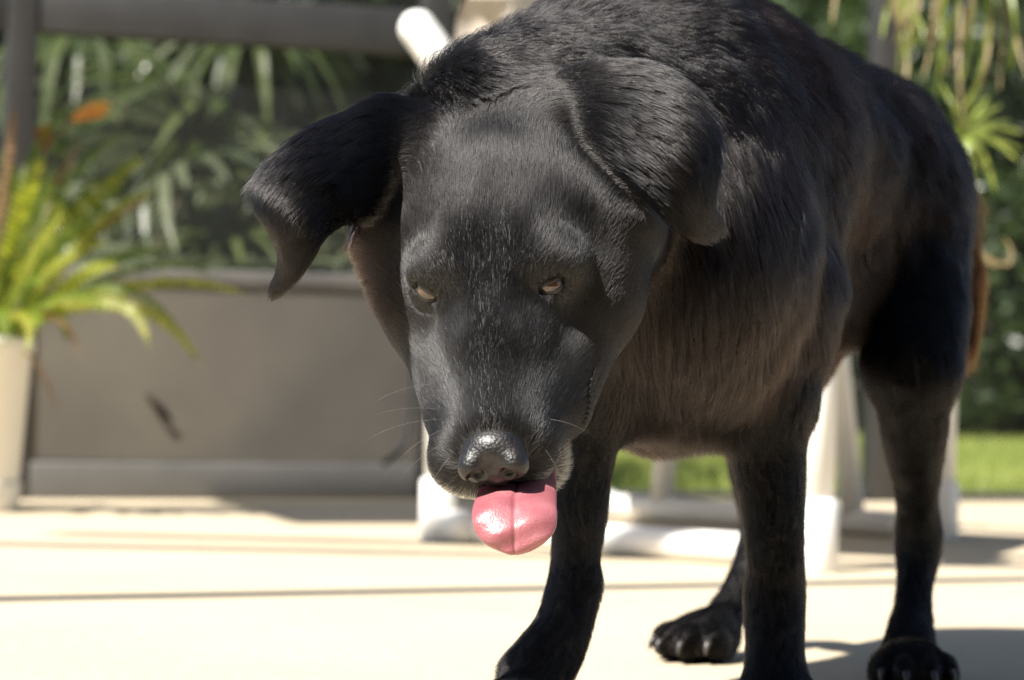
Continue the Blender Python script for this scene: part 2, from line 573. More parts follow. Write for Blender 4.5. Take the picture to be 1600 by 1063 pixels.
pA, pB, pC, pD = at(815, 1100, 1.53), at(1212, 1100, 1.60), at(1110, 1000, 2.01), at(1417, 1085, 1.835)
for p, hdg, s in ((pA, (-0.45, -0.9), 1.05), (pB, (0.0, -1), 1.0), (pC, (-0.62, -0.8), 1.02), (pD, (0.0, -1), 1.0)):
    p.z = 0.0
    paw(p, hdg, s)

# head
FACE = dict(L=0.0062, lift=0.13, dens=3.4)
hell((0, -0.065, -0.048), (0.066, 0.078, 0.056), k=0.02, flow=hv(0, -1, 0.1), L=0.010, lift=0.2, dens=2.6, tone=0.05, tag='cranium')
hcone((0, -0.03, -0.04), 0.043, (0, 0.012, -0.045), 0.036, k=0.02, flow=hv(0, -1, 0), **FACE)
for sg in (-1, 1):
    hcone((sg * 0.050, -0.064, -0.060), 0.041, (sg * 0.042, -0.025, -0.070), 0.033, k=0.022, flow=hv(sg * 0.45, -0.9, -0.08), tone=0.05, **{**FACE, 'L': 0.010})
    hcone((sg * 0.042, -0.025, -0.070), 0.033, (sg * 0.025, 0.045, -0.069), 0.0235, k=0.018, flow=hv(sg * 0.4, -0.9, -0.15), tone=0.05, **{**FACE, 'L': 0.009})
    hell((sg * 0.050, -0.100, -0.088), (0.040, 0.050, 0.048), k=0.025, flow=hv(sg * 0.5, -0.4, -0.8), L=0.018, lift=0.3, dens=1.5, tone=2.5 if sg < 0 else 1.2)  # left jowl browner: its sunlit fluff is put into the tone
    hell((sg * 0.031, -0.019, -0.0185), (0.021, 0.016, 0.015), k=0.012, flow=hv(sg * 0.5, -0.9, 0.1), **FACE)
    hcone((sg * 0.024, 0.015, -0.070), 0.026, (-0.0180 if sg < 0 else 0.0125, 0.079, -0.055 if sg < 0 else -0.051), 0.0245 if sg < 0 else 0.0205, k=0.014, flow=hv(sg * 0.45, -0.75, -0.45), **FACE)
hcone((0, -0.004, -0.034), 0.028, (0, 0.078, -0.040), 0.0235, k=0.016, flow=hv(0, -1, 0.05), **FACE)
hell((-0.0075, 0.0890, -0.0540), (0.0315, 0.0170, 0.0195), k=0.012, flow=hv(0, -0.2, -0.95), **{**FACE, 'L': 0.007})
hcone((0, -0.045, -0.095), 0.038, (0, 0.035, -0.105), 0.024, k=0.012, flow=hv(0, -0.9, -0.3), L=0.012, lift=0.3, dens=1.4, tone=0.7)
hcone((0, 0.035, -0.105), 0.024, (0.008, 0.066, -0.100), 0.021, k=0.010, flow=hv(0, -0.6, -0.8), tag='chin', L=0.010, lift=0.4, dens=1.6)
for px, py, dd, rr in ((872, 185, 1.472, 50), (640, 240, 1.472, 62)):
    ellip(at(px, py, dd), (rr * dd / F_PX,) * 3, k=0.03, flow=(1 if px > 700 else -1, 0.2, -0.2), L=0.014, lift=0.3, dens=1.5, tone=0.1)
# hollows at the inner corners of the eyes, furrow of the forehead
for sg in (-1, 1):
    hell((sg * 0.0310, 0.020, -0.002), (0.0100, 0.018, 0.0070), k=0.016, op='sub')
hcone((0, -0.085, 0.019), 0.003, (0, 0.004, 0.007), 0.004, k=0.014, op='sub')
rcone(at(602, 370, 1.470), 36 * 1.470 / F_PX, at(640, 475, 1.455), 24 * 1.455 / F_PX, k=0.02, flow=(-0.35, 0.3, -0.9), L=0.020, lift=0.4, dens=2.0, tone=2.2)  # neck ruff at the left cheek, sunlit brown painted in by tone
# eyes set into the head, mouth
EYES, eye_cut = [], []
SLIT = {-1: ((634, 451), (684, 470)), 1: ((836, 458), (891, 434))}


def sdf(P):
    F = np.full(len(P), 0.05)
    for p in PR:
        d = p.fn(P)
        if p.op == 'add':
            q = np.maximum(p.k - np.abs(F - d), 0) / p.k
            F = np.minimum(F, d) - q * q * p.k * 0.25
        else:
            q = np.maximum(p.k - np.abs(F + d), 0) / p.k
            F = np.maximum(F, -d) + q * q * p.k * 0.25
    return F


def first_hit(px, py):
    v = ray(px, py)
    ts = np.linspace(1.2, 1.6, 1601)
    f = sdf(A3(list(CPOS)) + ts[:, None] * A3(list(v)))
    i = int(np.argmax(f < 0))
    return CPOS + v * float(ts[i])


for sg, px, py in ((-1, 660, 458), (1, 864, 446)):
    p0 = first_hit(px, py)
    gr = [sum(float(sdf(A3([list(p0 + d * e * sgn)]))[0]) * sgn for sgn in (1, -1)) for e in (0.007,) for d in (Vector((1, 0, 0)), Vector((0, 1, 0)), Vector((0, 0, 1)))]
    en = (Vector(gr).normalized() * 0.7 + hv(sg * 0.34, 0.22, 0.92).normalized() * 0.3).normalized()
    c = p0 - en * 0.0112
    ex = at(*SLIT[sg][1], 1.4) - at(*SLIT[sg][0], 1.4); ex = (ex - en * ex.dot(en)).normalized()
    EYES.append((sg, c, ex, en))
    eye_cut.append((c + en * 0.0106, (ex, en.cross(ex), en)))
for c, axs in eye_cut:
    ellip(c, (0.0098, 0.0036, 0.010), axs, k=0.002, op='sub')
hell((0, 0.078, -0.0825), (0.036, 0.046, 0.0075), k=0.005, op='sub')


# ears: a curved flap between an outer and an inner edge
EARS = []
def ear(outer, inner, depth, bulge):
    n, m = 64, 40
    o = lerp_path([(x, y, 0) for x, y in outer], n); q = lerp_path([(x, y, 0) for x, y in inner], n)
    dd = lerp_path([(d, b, 0) for d, b in zip(depth, bulge)], n)
    pts, fl = [], []
    for i in range(n):
        for j in range(m):
            s = j / (m - 1)
            p = o[i].lerp(q[i], s)
            pts.append(at(p.x, p.y, dd[i].x - dd[i].y * math.sin(math.pi * s) ** 0.8))
    pts = A3([list(p) for p in pts]); g = pts.reshape(n, m, 3)
    fl = np.gradient(g, axis=0).reshape(-1, 3)
    fl /= np.linalg.norm(fl, axis=1, keepdims=True) + 1e-9
    rr = 0.0029
    def fn(P):
        sh = P.shape[:-1]; Q = P.reshape(-1, 3)
        out = np.full(len(Q), 1.0)
        for b in range(0, len(Q), 20000):
            B = Q[b:b + 20000]
            d2 = (B * B).sum(1)[:, None] + (pts * pts).sum(1)[None] - 2 * B @ pts.T
            out[b:b + 20000] = np.sqrt(np.maximum(d2.min(1), 0)) - rr
        return out.reshape(sh)
    p = Prim(fn, pts.min(0) - rr, pts.max(0) + rr, k=0.006, L=0.009, lift=0.16, dens=2.2, tone=0.12, tag='ear')
    EARS.append((PR[-1], pts, fl))


ear([(668, 165), (610, 155), (560, 176), (480, 215), (415, 272), (403, 312), (440, 395), (428, 452)],
    [(640, 325), (585, 348), (550, 345), (525, 352), (505, 368), (486, 398), (462, 432), (438, 456)],
    [1.475, 1.458, 1.445, 1.425, 1.41, 1.408, 1.41, 1.415], [0.014, 0.02, 0.022, 0.022, 0.018, 0.014, 0.008, 0.003])
ear([(850, 135), (900, 108), (975, 104), (1055, 128), (1106, 185), (1113, 262), (1108, 315), (1122, 348)],
    [(840, 225), (885, 248), (925, 268), (972, 290), (1018, 312), (1048, 338), (1074, 360), (1100, 372)],
    [1.472, 1.462, 1.452, 1.44, 1.432, 1.43, 1.43, 1.435], [0.005, 0.011, 0.018, 0.021, 0.019, 0.014, 0.009, 0.004])


# ---- field and mesh
def surface_nets(F, org, h):
    ins = F < 0
    s = np.zeros(tuple(n - 1 for n in F.shape), dtype=np.int8)
    for i in (0, 1):
        for j in (0, 1):
            for k in (0, 1):
                s += ins[i:F.shape[0] - 1 + i, j:F.shape[1] - 1 + j, k:F.shape[2] - 1 + k]
    act = (s > 0) & (s < 8)
    I = np.argwhere(act)
    vid = np.full(act.shape, -1, dtype=np.int64); vid[act] = np.arange(len(I))
    acc = np.zeros((len(I), 3)); cnt = np.zeros(len(I))
    cor = [(i, j, k) for i in (0, 1) for j in (0, 1) for k in (0, 1)]
    val = {c: F[I[:, 0] + c[0], I[:, 1] + c[1], I[:, 2] + c[2]].astype(np.float64) for c in cor}
    for c in cor:
        for axis in range(3):
            if c[axis] == 0:
                e = list(c); e[axis] = 1; e = tuple(e)
                a, b = val[c], val[e]
                x = (a < 0) != (b < 0)
                t = a[x] / (a[x] - b[x])
                p = np.zeros((x.sum(), 3)) + A3(c); p[:, axis] += t
                acc[x] += p; cnt[x] += 1
    V = (I + acc / cnt[:, None]) * h + org
    Q = []
    for axis in range(3):
        b, c = [(1, 2), (2, 0), (0, 1)][axis]
        sl0 = [slice(None)] * 3; sl1 = [slice(None)] * 3
        sl0[axis] = slice(0, -1); sl1[axis] = slice(1, None)
        x = ins[tuple(sl0)] != ins[tuple(sl1)]
        E = np.argwhere(x)
        E = E[(E[:, b] > 0) & (E[:, c] > 0) & (E[:, b] < F.shape[b] - 1) & (E[:, c] < F.shape[c] - 1)]
        fl = ins[tuple(E.T)]
        q = []
        for ob, oc in ((-1, -1), (0, -1), (0, 0), (-1, 0)):
            g = E.copy(); g[:, b] += ob; g[:, c] += oc
            q.append(vid[tuple(g.T)])
        q = np.stack(q, 1)
        q[~fl] = q[~fl][:, ::-1]
        Q.append(q)
    return V, np.concatenate(Q)


def build_field(prims, h, pad=0.012):
    add = [p for p in prims if p.op == 'add']
    lo = np.min([p.lo for p in add], 0) - pad; hi = np.max([p.hi for p in add], 0) + pad
    n = np.ceil((hi - lo) / h).astype(int) + 1
    F = np.full(n, 0.05, dtype=np.float32)
    ax = [lo[i] + np.arange(n[i]) * h for i in range(3)]
    for p in prims:
        m = max(p.k * 1.3, 2.5 * h) + (0.004 if p.op == 'add' else 0)
        i0 = np.clip(((p.lo - m - lo) / h).astype(int), 0, n - 1); i1 = np.clip(((p.hi + m - lo) / h).astype(int) + 2, 1, n)
        sl = tuple(slice(a, b) for a, b in zip(i0, i1))
        P = np.stack(np.meshgrid(*[ax[i][sl[i]] for i in range(3)], indexing='ij'), -1)
        d = p.fn(P); f = F[sl].astype(np.float64)
        if p.op == 'add':
            hh_ = np.maximum(p.k - np.abs(f - d), 0) / p.k
            F[sl] = np.minimum(f, d) - hh_ * hh_ * p.k * 0.25
        else:
            hh_ = np.maximum(p.k - np.abs(f + d), 0) / p.k
            F[sl] = np.maximum(f, -d) + hh_ * hh_ * p.k * 0.25
    return F, lo


def relax(V, Q, it=2, lam=0.5):
    e = np.concatenate([Q[:, [0, 1]], Q[:, [1, 2]], Q[:, [2, 3]], Q[:, [3, 0]]])
    deg = np.bincount(e[:, 0], minlength=len(V)) + np.bincount(e[:, 1], minlength=len(V))
    for _ in range(it):
        s = np.zeros_like(V)
        for c in range(3):
            s[:, c] = np.bincount(e[:, 0], V[e[:, 1], c], len(V)) + np.bincount(e[:, 1], V[e[:, 0], c], len(V))
        V = V + lam * (s / np.maximum(deg, 1)[:, None] - V)
    return V


Fd, org = build_field(PR, H)
BV, BQ = surface_nets(Fd, org, H)
BV = relax(BV, BQ, 2, 0.5)
del Fd
skin = noise_mat('dog_skin', (0.006, 0.006, 0.006), (0.012, 0.010, 0.009), 60, 0.6, 0.3)
dog = empty('dog', (0.19, 1.80, 0.0))
tag(dog, 'black dog with floppy ears standing head down with its pink tongue out', 'dog')
body = link('body', mesh_np('dog_body', BV, BQ), skin, dog)
print('dog verts', len(BV))
# ------------------------------------------------------------------ eyes, nose, tongue, lips, claws
bvh = BVHTree.FromPolygons([Vector(v) for v in BV], [list(q) for q in BQ])


def surf(px, py):
    v = ray(px, py)
    hit = bvh.ray_cast(CPOS, v)
    return hit[0], hit[1]


wet_black = noise_mat('wet_black_skin', (0.004, 0.004, 0.004), (0.010, 0.009, 0.009), 300, 0.6, 0.2, 900, spec=0.3)
lid_mat = noise_mat('eyelid_skin', (0.008, 0.007, 0.007), (0.018, 0.015, 0.014), 400, 0.42, 0.4, 1200)
# eye: amber iris, dark pupil, from the angle to the local Z axis
eye_mat, nt, pb, mo = new_mat('eye')
tc = nt.nodes.new('ShaderNodeTexCoord')
sep = nt.nodes.new('ShaderNodeSeparateXYZ')
nt.links.new(tc.outputs['Object'], sep.inputs[0])
ln = nt.nodes.new('ShaderNodeVectorMath'); ln.operation = 'NORMALIZE'
nt.links.new(tc.outputs['Object'], ln.inputs[0]); nt.links.new(ln.outputs[0], sep.inputs[0])
ac = nt.nodes.new('ShaderNodeMath'); ac.operation = 'ARCCOSINE'
nt.links.new(sep.outputs['Z'], ac.inputs[0])
nz = nt.nodes.new('ShaderNodeTexNoise'); nz.inputs['Scale'].default_value = 900; nz.inputs['Detail'].default_value = 3
nt.links.new(tc.outputs['Object'], nz.inputs['Vector'])
mm = nt.nodes.new('ShaderNodeMath'); mm.operation = 'MULTIPLY_ADD'
nt.links.new(nz.outputs['Fac'], mm.inputs[0]); mm.inputs[1].default_value = 0.06
nt.links.new(ac.outputs[0], mm.inputs[2])
cr = nt.nodes.new('ShaderNodeValToRGB')
els = cr.color_ramp.elements
els[0].position, els[0].color = 0.0, (0.003, 0.003, 0.003, 1)
els[1].position, els[1].color = 1.0, (0.03, 0.022, 0.02, 1)
for pos, c in ((0.22, (0.004, 0.003, 0.003)), (0.26, (0.05, 0.021, 0.007)), (0.42, (0.08, 0.038, 0.014)), (0.60, (0.05, 0.024, 0.011)), (0.66, (0.02, 0.012, 0.01)), (0.76, (0.04, 0.03, 0.028))):
    e = els.new(pos); e.color = (*c, 1)
nt.links.new(mm.outputs[0], cr.inputs['Fac'])
nt.links.new(cr.outputs['Color'], pb.inputs['Base Color'])
pb.inputs['Roughness'].default_value = 0.12
pb.inputs['Coat Weight'].default_value = 1.0; pb.inputs['Coat Roughness'].default_value = 0.02

ER = 0.0105
def en0(sg): return hv(sg * 0.34, 0.22, 0.92).normalized()
for sg, c, ex, en in EYES:
    ey = en.cross(ex)
    if ey.dot(cU) < 0: ey = -ey
    gz = (en * 0.93 - ey * 0.36).normalized()
    bm = bmesh.new(); bmesh.ops.create_uvsphere(bm, u_segments=32, v_segments=20, radius=ER)
    for v in bm.verts:                      # cornea
        z = v.co.normalized().z
        if z > 0.80: v.co *= 1 + 0.35 * (z - 0.80) ** 1.2
    me = bpy.data.meshes.new('eye'); bm.to_mesh(me); bm.free()
    me.polygons.foreach_set('use_smooth', np.ones(len(me.polygons), dtype=bool))
    eo = link('eye', me, eye_mat, dog, False)
    bpy.context.view_layer.update()
    eo.matrix_parent_inverse = dog.matrix_world.inverted()
    gx = gz.cross(Vector((0, 0, 1))).normalized(); gy = gz.cross(gx)
    eo.matrix_basis = Matrix(((gx.x, gy.x, gz.x, c.x), (gx.y, gy.y, gz.y, c.y), (gx.z, gy.z, gz.z, c.z), (0, 0, 0, 1)))
    for up in (1, -1):
        V, Fc = [], []
        nl, ns = 30, 10
        for i in range(nl + 1):
            lam = rad(-84 + 168 * i / nl)
            q = max(0.0, math.cos(lam / rad(52) * math.pi / 2)) if abs(lam) < rad(52) else 0.0
            e0 = (rad(7) * q ** 0.7 - rad(1)) if up > 0 else (-rad(12) * q ** 0.8 - rad(1))
            for j in range(ns + 1):
                s = j / ns
                if j == 0: la, rr = e0, 0.985
                elif j == 1: la, rr = e0 + up * rad(2), 1.05
                else:
                    t = (j - 1) / (ns - 1)
                    la = e0 + up * (rad(3) + t * rad(45)); rr = 1.06 - 0.035 * t
                # almond: longitudes run along the slit
                V.append(c + (ex * math.sin(lam) * math.cos(la) + ey * math.sin(la) + en * math.cos(lam) * math.cos(la)) * ER * rr)
        for i in range(nl):
            for j in range(ns):
                a = i * (ns + 1) + j
                Fc.append((a, a + 1, a + ns + 2, a + ns + 1))
        link('eyelid', mesh_from('eyelid', V, Fc), lid_mat, dog)

# nose pad, with nostrils and the groove below
save = PR[:]; PR.clear()
hell((0, 0.0935, -0.0280), (0.0178, 0.0132, 0.0118), k=0.006)
for sg in (-1, 1):
    hell((sg * 0.0120, 0.1035, -0.0280), (0.0085, 0.0090, 0.0090), k=0.005)
hell((0, 0.1075, -0.0360), (0.0080, 0.0045, 0.0085), k=0.005)
for sg in (-1, 1):
    hell((sg * 0.0094, 0.1140, -0.0268), (0.0056, 0.0095, 0.0046), k=0.0022, op='sub')
    hcone((sg * 0.0120, 0.1130, -0.0310), 0.0020, (sg * 0.0195, 0.1040, -0.0330), 0.0013, k=0.002, op='sub')
hcone((0, 0.1150, -0.0290), 0.0008, (0, 0.1130, -0.0450), 0.0011, k=0.0016, op='sub')
Fn, no = build_field(PR, 0.0007, 0.004)
NV, NQ = surface_nets(Fn, no, 0.0007)
NV = relax(NV, NQ, 2, 0.4)
PR[:] = save
nm, nt, pb, mo = new_mat('nose_leather')
tc = nt.nodes.new('ShaderNodeTexCoord')
vo = nt.nodes.new('ShaderNodeTexVoronoi'); vo.inputs['Scale'].default_value = 520
nt.links.new(tc.outputs['Object'], vo.inputs['Vector'])
bp = nt.nodes.new('ShaderNodeBump'); bp.inputs['Strength'].default_value = 0.35; bp.inputs['Distance'].default_value = 0.0008; bp.invert = True
nt.links.new(vo.outputs['Distance'], bp.inputs['Height']); nt.links.new(bp.outputs['Normal'], pb.inputs['Normal'])
nz = nt.nodes.new('ShaderNodeTexNoise'); nz.inputs['Scale'].default_value = 110; nz.inputs['Detail'].default_value = 5
nt.links.new(tc.outputs['Object'], nz.inputs['Vector'])
cr = nt.nodes.new('ShaderNodeValToRGB')
cr.color_ramp.elements[0].position, cr.color_ramp.elements[0].color = 0.45, (0.003, 0.003, 0.0035, 1)
cr.color_ramp.elements[1].position, cr.color_ramp.elements[1].color = 0.75, (0.014, 0.010, 0.009, 1)
nt.links.new(nz.outputs['Fac'], cr.inputs['Fac']); nt.links.new(cr.outputs['Color'], pb.inputs['Base Color'])
pb.inputs['Roughness'].default_value = 0.46
pb.inputs['Coat Weight'].default_value = 0.2; pb.inputs['Coat Roughness'].default_value = 0.15
nose = link('nose', mesh_np('nose', NV, NQ), nm, dog)

# tongue
TD = lerp_path([(715, 1.430, 0), (742, 1.408, 0), (765, 1.380, 0), (778, 1.367, 0), (795, 1.356, 0), (815, 1.348, 0), (840, 1.344, 0), (867, 1.345, 0)], 200)
cen, wid = [], []
for i in range(44):
    y = 715 + 152 * (1 - (1 - i / 43) ** 1.5)
    dz = min(TD, key=lambda q: abs(q.x - y)).y
    cen.append(Vector((815 - 11 * min(1, (y - 715) / 75), y, dz)))
    w = 54 + 13 * min(1, (y - 715) / 80) if y < 798 else 67 * max(0.0, 1 - ((y - 798) / 69) ** 2.4) ** 0.5
    wid.append(Vector((w, 0, 0)))
V, Fc, m = [], [], 128
for i in range(44):
    p = cen[i]; w = max(wid[i].x, 1.5)
    ctr = at(p.x, p.y, p.z)
    nx = at(*cen[min(i + 1, 43)]) - at(*cen[max(i - 1, 0)])
    tt = nx.normalized()
    lat = (cR - tt * cR.dot(tt)).normalized()
    nor = lat.cross(tt)
    if nor.dot(cF) > 0: nor = -nor
    wm = w * p.z / F_PX
    th = 0.0036 * min(1.0, wm / 0.012) + 0.0006
    for k in range(m):
        a = 2 * math.pi * k / m
        s = math.cos(a); t = math.sin(a)
        prof = -0.0026 * abs(s) ** 3 + (-0.0011 * math.exp(-(s / 0.05) ** 2) - 0.0007 * math.exp(-(s / 0.25) ** 2) if t > 0 else 0.0)   # rolled edges, groove
        wob = 0.0006 * math.sin(i * 0.55 + s * 4)
        V.append(ctr + lat * (s * wm) + nor * (prof + wob + th * math.copysign(abs(t) ** 0.75, t)))
for i in range(43):
    for k in range(m):
        k2 = (k + 1) % m
        Fc.append((i * m + k, i * m + k2, (i + 1) * m + k2, (i + 1) * m + k))
Fc.append(tuple(range(m))[::-1]); Fc.append(tuple(43 * m + k for k in range(m)))
tm, nt, pb, mo = new_mat('tongue')
tc = nt.nodes.new('ShaderNodeTexCoord')
nz = nt.nodes.new('ShaderNodeTexNoise'); nz.inputs['Scale'].default_value = 55; nz.inputs['Detail'].default_value = 5
nt.links.new(tc.outputs['Object'], nz.inputs['Vector'])
cr = nt.nodes.new('ShaderNodeValToRGB')
cr.color_ramp.elements[0].position, cr.color_ramp.elements[0].color = 0.35, (0.27, 0.078, 0.095, 1)
cr.color_ramp.elements[1].position, cr.color_ramp.elements[1].color = 0.7, (0.38, 0.145, 0.16, 1)
nt.links.new(nz.outputs['Fac'], cr.inputs['Fac']); nt.links.new(cr.outputs['Color'], pb.inputs['Base Color'])
pb.inputs['Subsurface Weight'].default_value = 0.6
pb.inputs['Subsurface Radius'].default_value = (0.012, 0.004, 0.004); pb.inputs['Subsurface Scale'].default_value = 0.3
pb.inputs['Roughness'].default_value = 0.42
pb.inputs['Coat Weight'].default_value = 0.3; pb.inputs['Coat Roughness'].default_value = 0.2
n2 = nt.nodes.new('ShaderNodeTexNoise'); n2.inputs['Scale'].default_value = 800; n2.inputs['Detail'].default_value = 4
nt.links.new(tc.outputs['Object'], n2.inputs['Vector'])
bp = nt.nodes.new('ShaderNodeBump'); bp.inputs['Strength'].default_value = 0.4; bp.inputs['Distance'].default_value = 0.0010
nt.links.new(n2.outputs['Fac'], bp.inputs['Height']); nt.links.new(bp.outputs['Normal'], pb.inputs['Normal'])
nt.links.new(bp.outputs['Normal'], pb.inputs['Coat Normal'])
tongue = link('tongue', mesh_from('tongue', V, Fc), tm, dog)

# black wet lip along the open corner of the mouth
lp = []
for px, py in ((932, 575), (924, 600), (920, 625), (916, 648), (909, 664)):
    p, n = surf(px, py)
    if p is None:
        p, n = surf(px - 14, py)
    if p is not None: lp.append(p - n * 0.0006)
if len(lp) > 2:
    lp = lerp_path(lp, 46)
    rs = [0.0020 + 0.0010 * (0.5 + 0.5 * math.sin(i * 1.55)) * (1 if i > 8 else 0.4) for i in range(46)]
    rs[0] = rs[-1] = 0.0006
    MB().tube(lp, rs, 10).build('lip', wet_black, dog)

# claws
claw_mat = noise_mat('claw_horn', (0.02, 0.018, 0.017), (0.06, 0.055, 0.05), 90, 0.35, 0.2)
for p, dr, s in CLAWS:
    pts = [p - dr * 0.004 * s, p + dr * 0.003 * s + Vector((0, 0, 0.001)), p + dr * 0.0065 * s + Vector((0, 0, -0.003)), p + dr * 0.0085 * s + Vector((0, 0, -0.0080 * s))]
    MB().tube(lerp_path(pts, 9), [0.0030, 0.0031, 0.0031, 0.0029, 0.0027, 0.0023, 0.0018, 0.0012, 0.0005], 10).build('claw', claw_mat, dog)

print('chin', proj(hd(0.008, 0.066, -0.100)), 'lip', proj(hd(-0.0045, 0.10, -0.0735)))
# ------------------------------------------------------------------ the coat
rng = np.random.default_rng(7)
_tab = rng.random((3, 64, 64, 64)).astype(np.float32)


def vnoise(P, scale, ch=0):
    """smooth lattice noise in -1..1"""
    q = np.asarray(P) * scale
    i = np.floor(q).astype(int); f = q - i
    f = f * f * (3 - 2 * f)
    T = _tab[ch]
    out = 0
    for a in (0, 1):
        for b in (0, 1):
            for c in (0, 1):
                w = (f[:, 0] if a else 1 - f[:, 0]) * (f[:, 1] if b else 1 - f[:, 1]) * (f[:, 2] if c else 1 - f[:, 2])
                out = out + w * T[(i[:, 0] + a) % 64, (i[:, 1] + b) % 64, (i[:, 2] + c) % 64]
    return out * 2 - 1


def nrm(v): return v / (np.linalg.norm(v, axis=-1, keepdims=True) + 1e-9)


def hair_mat():
    m = bpy.data.materials.new('black_coat'); m.use_nodes = True
    nt = m.node_tree
    for n in list(nt.nodes): nt.nodes.remove(n)
    out = nt.nodes.new('ShaderNodeOutputMaterial')
    h = nt.nodes.new('ShaderNodeBsdfHairPrincipled')
    h.model = 'CHIANG'; h.parametrization = 'COLOR'
    at_ = nt.nodes.new('ShaderNodeAttribute'); at_.attribute_name = 'tint'
    nt.links.new(at_.outputs['Color'], h.inputs['Color'])
    h.inputs['Roughness'].default_value = HAIR_ROUGH
    h.inputs['Radial Roughness'].default_value = HAIR_RADIAL
    h.inputs['Coat'].default_value = 0.0
    nt.links.new(at_.outputs['Alpha'], h.inputs['IOR'])
    h.inputs['Random Roughness'].default_value = 0.2
    nt.links.new(h.outputs[0], out.inputs['Surface'])
    return m


HAIR_ROUGH, HAIR_RADIAL = 0.24, 0.5
N_HAIR = 620000


def strands(name, P, parent, mat, R, tint, gloss):
    """P: n x k x 3 points; R: n x k radii; one hair-curve object"""
    n, k = P.shape[:2]
    cu = bpy.data.hair_curves.new(name)
    cu.add_curves([k] * n)
    cu.attributes['position'].data.foreach_set('vector', np.ascontiguousarray(P, dtype=np.float32).ravel())
    ra = cu.attributes.get('radius') or cu.attributes.new('radius', 'FLOAT', 'POINT')
    ra.data.foreach_set('value', np.ascontiguousarray(R, dtype=np.float32).ravel())
    ta = cu.attributes.new('tint', 'FLOAT_COLOR', 'CURVE')
    ta.data.foreach_set('color', np.concatenate([tint, gloss[:, None]], 1).astype(np.float32).ravel())
    cu.materials.append(mat)
    o = bpy.data.objects.new(name, cu)
    COL.objects.link(o)
    o.parent = parent
    bpy.context.view_layer.update()
    o.matrix_parent_inverse = parent.matrix_world.inverted()
    return o


